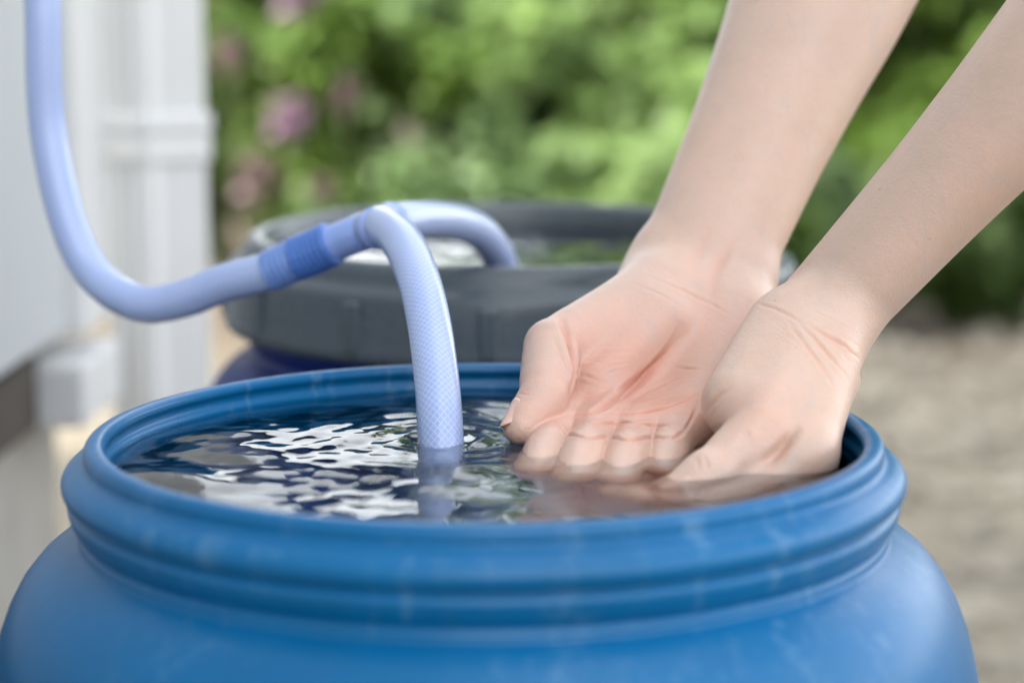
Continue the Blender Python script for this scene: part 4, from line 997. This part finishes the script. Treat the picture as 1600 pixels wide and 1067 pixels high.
def sleeve(parent, a, fx, r):
    p = [a + fx * t for t in np.linspace(0, 0.30, 16)]
    rad = r + 0.0015 * np.sin(np.linspace(0, 25, 16)) + np.linspace(0, 0.012, 16)
    o = tube('sleeve', np.array(p) - PO, rad, M['cloth'], parent, seg=32)
    return o
for fn_arm, lab, cr, fl in ((right_arm, 'right forearm and hand, palm up with thumb touching the water', CREASE_R, FLUSH_R),
                            (left_arm, 'left forearm and hand seen from the thumb side', CREASE_L, FLUSH_L)):
    F_, d_, inf = fn_arm()
    ao = finish_arm('arm', F_, d_, None, lab, cr, fl)
    ao.data.transform(Matrix.Translation(Vector((-PO[0], -PO[1], 0))))
    ao.parent = person
    sleeve(person, inf['wrist'] + inf['fx'] * 0.235, inf['fx'], 0.052)
    ip, tip = inf['th'][2], inf['th'][3]
    nail(ao, ip, tip, *((v3(-.80, -.35, .35), .0100, .0076) if fn_arm is right_arm else (v3(-.25, -.75, .55), .0094, .0078)))

# ------------------------------------------------------------------ plants
def leaf_cloud(n, fn, size, ratio=0.5, seed=0, droop=0.3):
    """n leaves (two bent triangles pairs each) at positions from fn"""
    g = np.random.default_rng(seed)
    P = fn(g, n)
    out = getattr(fn, 'out', None)
    L = size * g.uniform(0.6, 1.3, n)
    th = g.uniform(0, 2 * np.pi, n); ph = g.normal(0.15 - droop, 0.55, n)
    if out is not None:                                          # leaves point out of their clump and droop
        th = np.arctan2(out[:, 1], out[:, 0]) + g.normal(0, 0.8, n); ph = g.normal(-0.55, 0.45, n)
    d = np.stack([np.cos(th) * np.cos(ph), np.sin(th) * np.cos(ph), np.sin(ph)], -1)
    up = np.stack([g.normal(0, 0.45, n), g.normal(0, 0.45, n), np.ones(n)], -1)
    s = np.cross(d, up); s /= np.linalg.norm(s, axis=1)[:, None]
    nn = np.cross(s, d)
    w = (L * ratio * 0.5)[:, None]; L = L[:, None]
    V = np.stack([P, P + d * L * 0.45 + s * w - nn * L * 0.05, P + d * L - nn * L * 0.16, P + d * L * 0.45 - s * w - nn * L * 0.05, P + d * L * 0.5 - nn * L * 0.10], 1)
    b = np.arange(n)[:, None] * 5
    F1 = np.concatenate([b + np.array([[0, 1, 4]]), b + np.array([[1, 2, 4]]), b + np.array([[2, 3, 4]]), b + np.array([[3, 0, 4]])], 0)
    return V.reshape(-1, 3), F1

def clumps(rx, ry, h, z0, k, seed):
    g = np.random.default_rng(seed + 100)
    c = []
    while len(c) < k:
        p = g.uniform(-1, 1, 3)
        if np.linalg.norm(p) < 1: c.append((p[0] * rx, p[1] * ry, z0 + (p[2] + 1) / 2 * h))
    c = np.array(c); rad = g.uniform(0.16, 0.34, k) * min(rx, h)
    def fn(gg, n):
        i = gg.integers(0, k, n)
        q = gg.normal(0, 1, (n, 3)); q /= np.linalg.norm(q, axis=1)[:, None]
        q *= (gg.random(n) ** 0.3)[:, None]
        p = c[i] + q * rad[i][:, None]
        fn.out = q
        p[:, 2] = np.maximum(p[:, 2], 0.02)
        return p
    fn.c = c
    return fn

def shrub(name, label, loc, rx, ry, h, mat, n, size, seed, ratio=0.5, z0=0.08, flowers=None, cat='shrub', group=None):
    o = tag(empty(name, loc), label, cat, group)
    fn = clumps(rx, ry, h, z0, 22, seed)
    V, Fc = leaf_cloud(int(n * 1.6), fn, size * 0.78, ratio, seed)
    grid_obj('foliage', V, Fc, M[mat], o, smooth=False)
    g = np.random.default_rng(seed + 7)
    Vs, Fs = [], []
    for c in fn.c[:14]:
        p = spline([(g.normal(0, 0.04), g.normal(0, 0.04), 0), (c[0] * 0.4, c[1] * 0.4, c[2] * 0.55), tuple(c)], 7)
        for a in range(6):
            r0, r1 = 0.012 * (1 - a / 8), 0.012 * (1 - (a + 1) / 8)
            b = len(Vs)
            for q, rr in ((p[a], r0), (p[a + 1], r1)):
                for k in range(5): Vs.append(q + rr * np.array([math.cos(k * 1.2566), math.sin(k * 1.2566), 0]))
            for k in range(5): Fs.append((b + k, b + (k + 1) % 5, b + 5 + (k + 1) % 5, b + 5 + k))
    mesh_obj('stem', Vs, Fs, M['stem'], o)
    if flowers:
        for (fx, fy, fz, fr, fm) in flowers:
            def head(gg, n, fr=fr):
                q = gg.normal(0, 1, (n, 3)); q /= np.linalg.norm(q, axis=1)[:, None]
                return q * fr * (0.55 + 0.45 * gg.random(n))[:, None] * np.array([1, 1, 1.25])
            V, Fc = leaf_cloud(140, head, fr * 0.55, 0.7, int(abs(fx) * 1000) + seed, 0)
            fo = grid_obj('flower_head', V, Fc, M[fm], o, smooth=False)
            fo.location = (fx, fy, fz)
            sp_ = tube('flower_stalk', spline([(fx * 0.4, fy * 0.4, 0.1), (fx * 0.85, fy * 0.8, fz * 0.6), (fx, fy, fz)], 8), 0.006, M['stem'], o, seg=6)
    return o

def tree(label, loc, h, crown_r, mat, seed, n=9000, size=0.14, z0=1.2):
    o = tag(empty('tree', loc), label, 'tree', 'trees beyond the garden')
    g = np.random.default_rng(seed)
    tr = spline([(0, 0, -0.1), (g.normal(0, .05), g.normal(0, .05), h * 0.3), (g.normal(0, .12), g.normal(0, .12), h * 0.6), (g.normal(0, .2), g.normal(0, .2), h * 0.92)], 14)
    tk = tube('trunk', tr, np.linspace(0.11, 0.02, 14), M['bark'], o, seg=10)
    for k in range(9):
        b = tr[5 + k % 8]; a = g.uniform(0, 6.28); l = crown_r * g.uniform(0.6, 0.95)
        e = b + np.array([math.cos(a) * l, math.sin(a) * l, l * 0.5])
        tube('limb', spline([tuple(b), tuple((b + e) / 2 + (0, 0, 0.08)), tuple(e)], 7), np.linspace(0.035, 0.008, 7), M['bark'], tk, seg=6)
    fn = clumps(crown_r, crown_r, h - z0, z0, 34, seed)
    V, Fc = leaf_cloud(n, fn, size, 0.5, seed)
    grid_obj('crown', V, Fc, M[mat], o, smooth=False)
    return o

# flowering plants on the left, seen between the downspout and the arms
shrub('flowering_shrub', 'green bush with mauve flower heads right beside the downspout', (-0.55, 4.5, 0), 0.42, 0.4, 0.95, 'leaf_mid', 5200, 0.085, 11,
      flowers=[(0.02, -0.42, 0.545, 0.05, 'petal'), (-0.05, -0.40, 0.40, 0.055, 'petal_dull'), (0.16, -0.40, 0.60, 0.035, 'petal_dull'), (0.05, -0.3, 0.84, 0.06, 'petal'), (-0.2, -0.4, 0.86, 0.05, 'petal_dull'), (-0.12, -0.42, 0.70, 0.035, 'petal_dull'), (0.1, -0.42, 0.36, 0.04, 'petal_dull')], cat='shrub')
shrub('shrub', 'sage green bushy shrub in the middle left of the garden bed', (-0.05, 5.2, 0), 0.45, 0.4, 1.05, 'leaf_sage', 5200, 0.09, 12)
shrub('shrub', 'pale green shrub with broad leaves behind the rear barrel', (0.35, 4.9, 0), 0.42, 0.35, 0.86, 'leaf_light', 4200, 0.10, 13, 0.6)
shrub('shrub', 'low pale leafy plant just above the rear barrel rim', (0.42, 4.2, 0), 0.30, 0.25, 0.36, 'leaf_light', 2400, 0.07, 14, 0.6)
shrub('shrub', 'low sage plant left of the rear barrel hose', (-0.20, 4.2, 0), 0.32, 0.25, 0.34, 'leaf_sage', 2400, 0.07, 15, 0.6)
shrub('shrub', 'dense mid green shrub to the left of the far arm', (0.78, 5.6, 0), 0.52, 0.45, 1.25, 'leaf_mid', 6000, 0.09, 16)
shrub('shrub', 'bright green shrub between the two arms', (1.30, 5.5, 0), 0.45, 0.4, 1.15, 'leaf_mid', 5600, 0.09, 17)
shrub('shrub', 'low grey-green plant in front of the dark hollow', (0.72, 4.6, 0), 0.26, 0.22, 0.46, 'leaf_sage', 2200, 0.07, 18, 0.6)
shrub('shrub', 'dark green shrub at the right edge above the gravel', (1.85, 5.7, 0), 0.55, 0.45, 1.2, 'leaf_mid', 6000, 0.09, 19)
shrub('shrub', 'low green plants edging the gravel at the foot of the right shrubs', (1.30, 4.35, 0), 0.42, 0.25, 0.30, 'leaf_dark', 2600, 0.07, 20)
shrub('shrub', 'olive shrub hidden behind the flowering bush', (-0.95, 5.6, 0), 0.5, 0.4, 1.2, 'leaf_dark', 4800, 0.09, 21)
shrub('hedge_shrub', 'tall dark hedge shrub far behind the left bushes', (-0.35, 7.2, 0), 0.8, 0.5, 1.15, 'leaf_mid', 7000, 0.11, 22, group='dark hedge at the back')
shrub('hedge_shrub', 'tall dark hedge shrub far behind the middle bushes', (0.85, 7.4, 0), 0.85, 0.5, 1.25, 'leaf_mid', 7000, 0.11, 23, group='dark hedge at the back')
shrub('hedge_shrub', 'tall dark hedge shrub far behind the right bushes', (2.05, 7.3, 0), 0.85, 0.5, 2.0, 'leaf_dark', 7000, 0.11, 24, group='dark hedge at the back')
shrub('hedge_shrub', 'tall dark hedge shrub behind the house corner', (-1.6, 7.2, 0), 0.8, 0.5, 1.15, 'leaf_dark', 6000, 0.11, 25, group='dark hedge at the back')
tree('broad leafy tree behind the shrubs between the arms', (1.5, 8.6, 0), 4.6, 1.5, 'leaf_mid', 32, n=11000)
tree('broad dark tree at the far right beyond the hedge', (3.4, 8.8, 0), 4.8, 1.5, 'leaf_dark', 33, n=11000)
tree('slender leafy tree behind the shrubs left of the far arm', (0.55, 9.2, 0), 4.2, 1.05, 'leaf_mid', 34, n=8000)
shrub('shrub', 'low dark groundcover plant right behind the near wrist', (0.86, 4.15, 0), 0.26, 0.22, 0.26, 'leaf_dark', 2000, 0.07, 26)
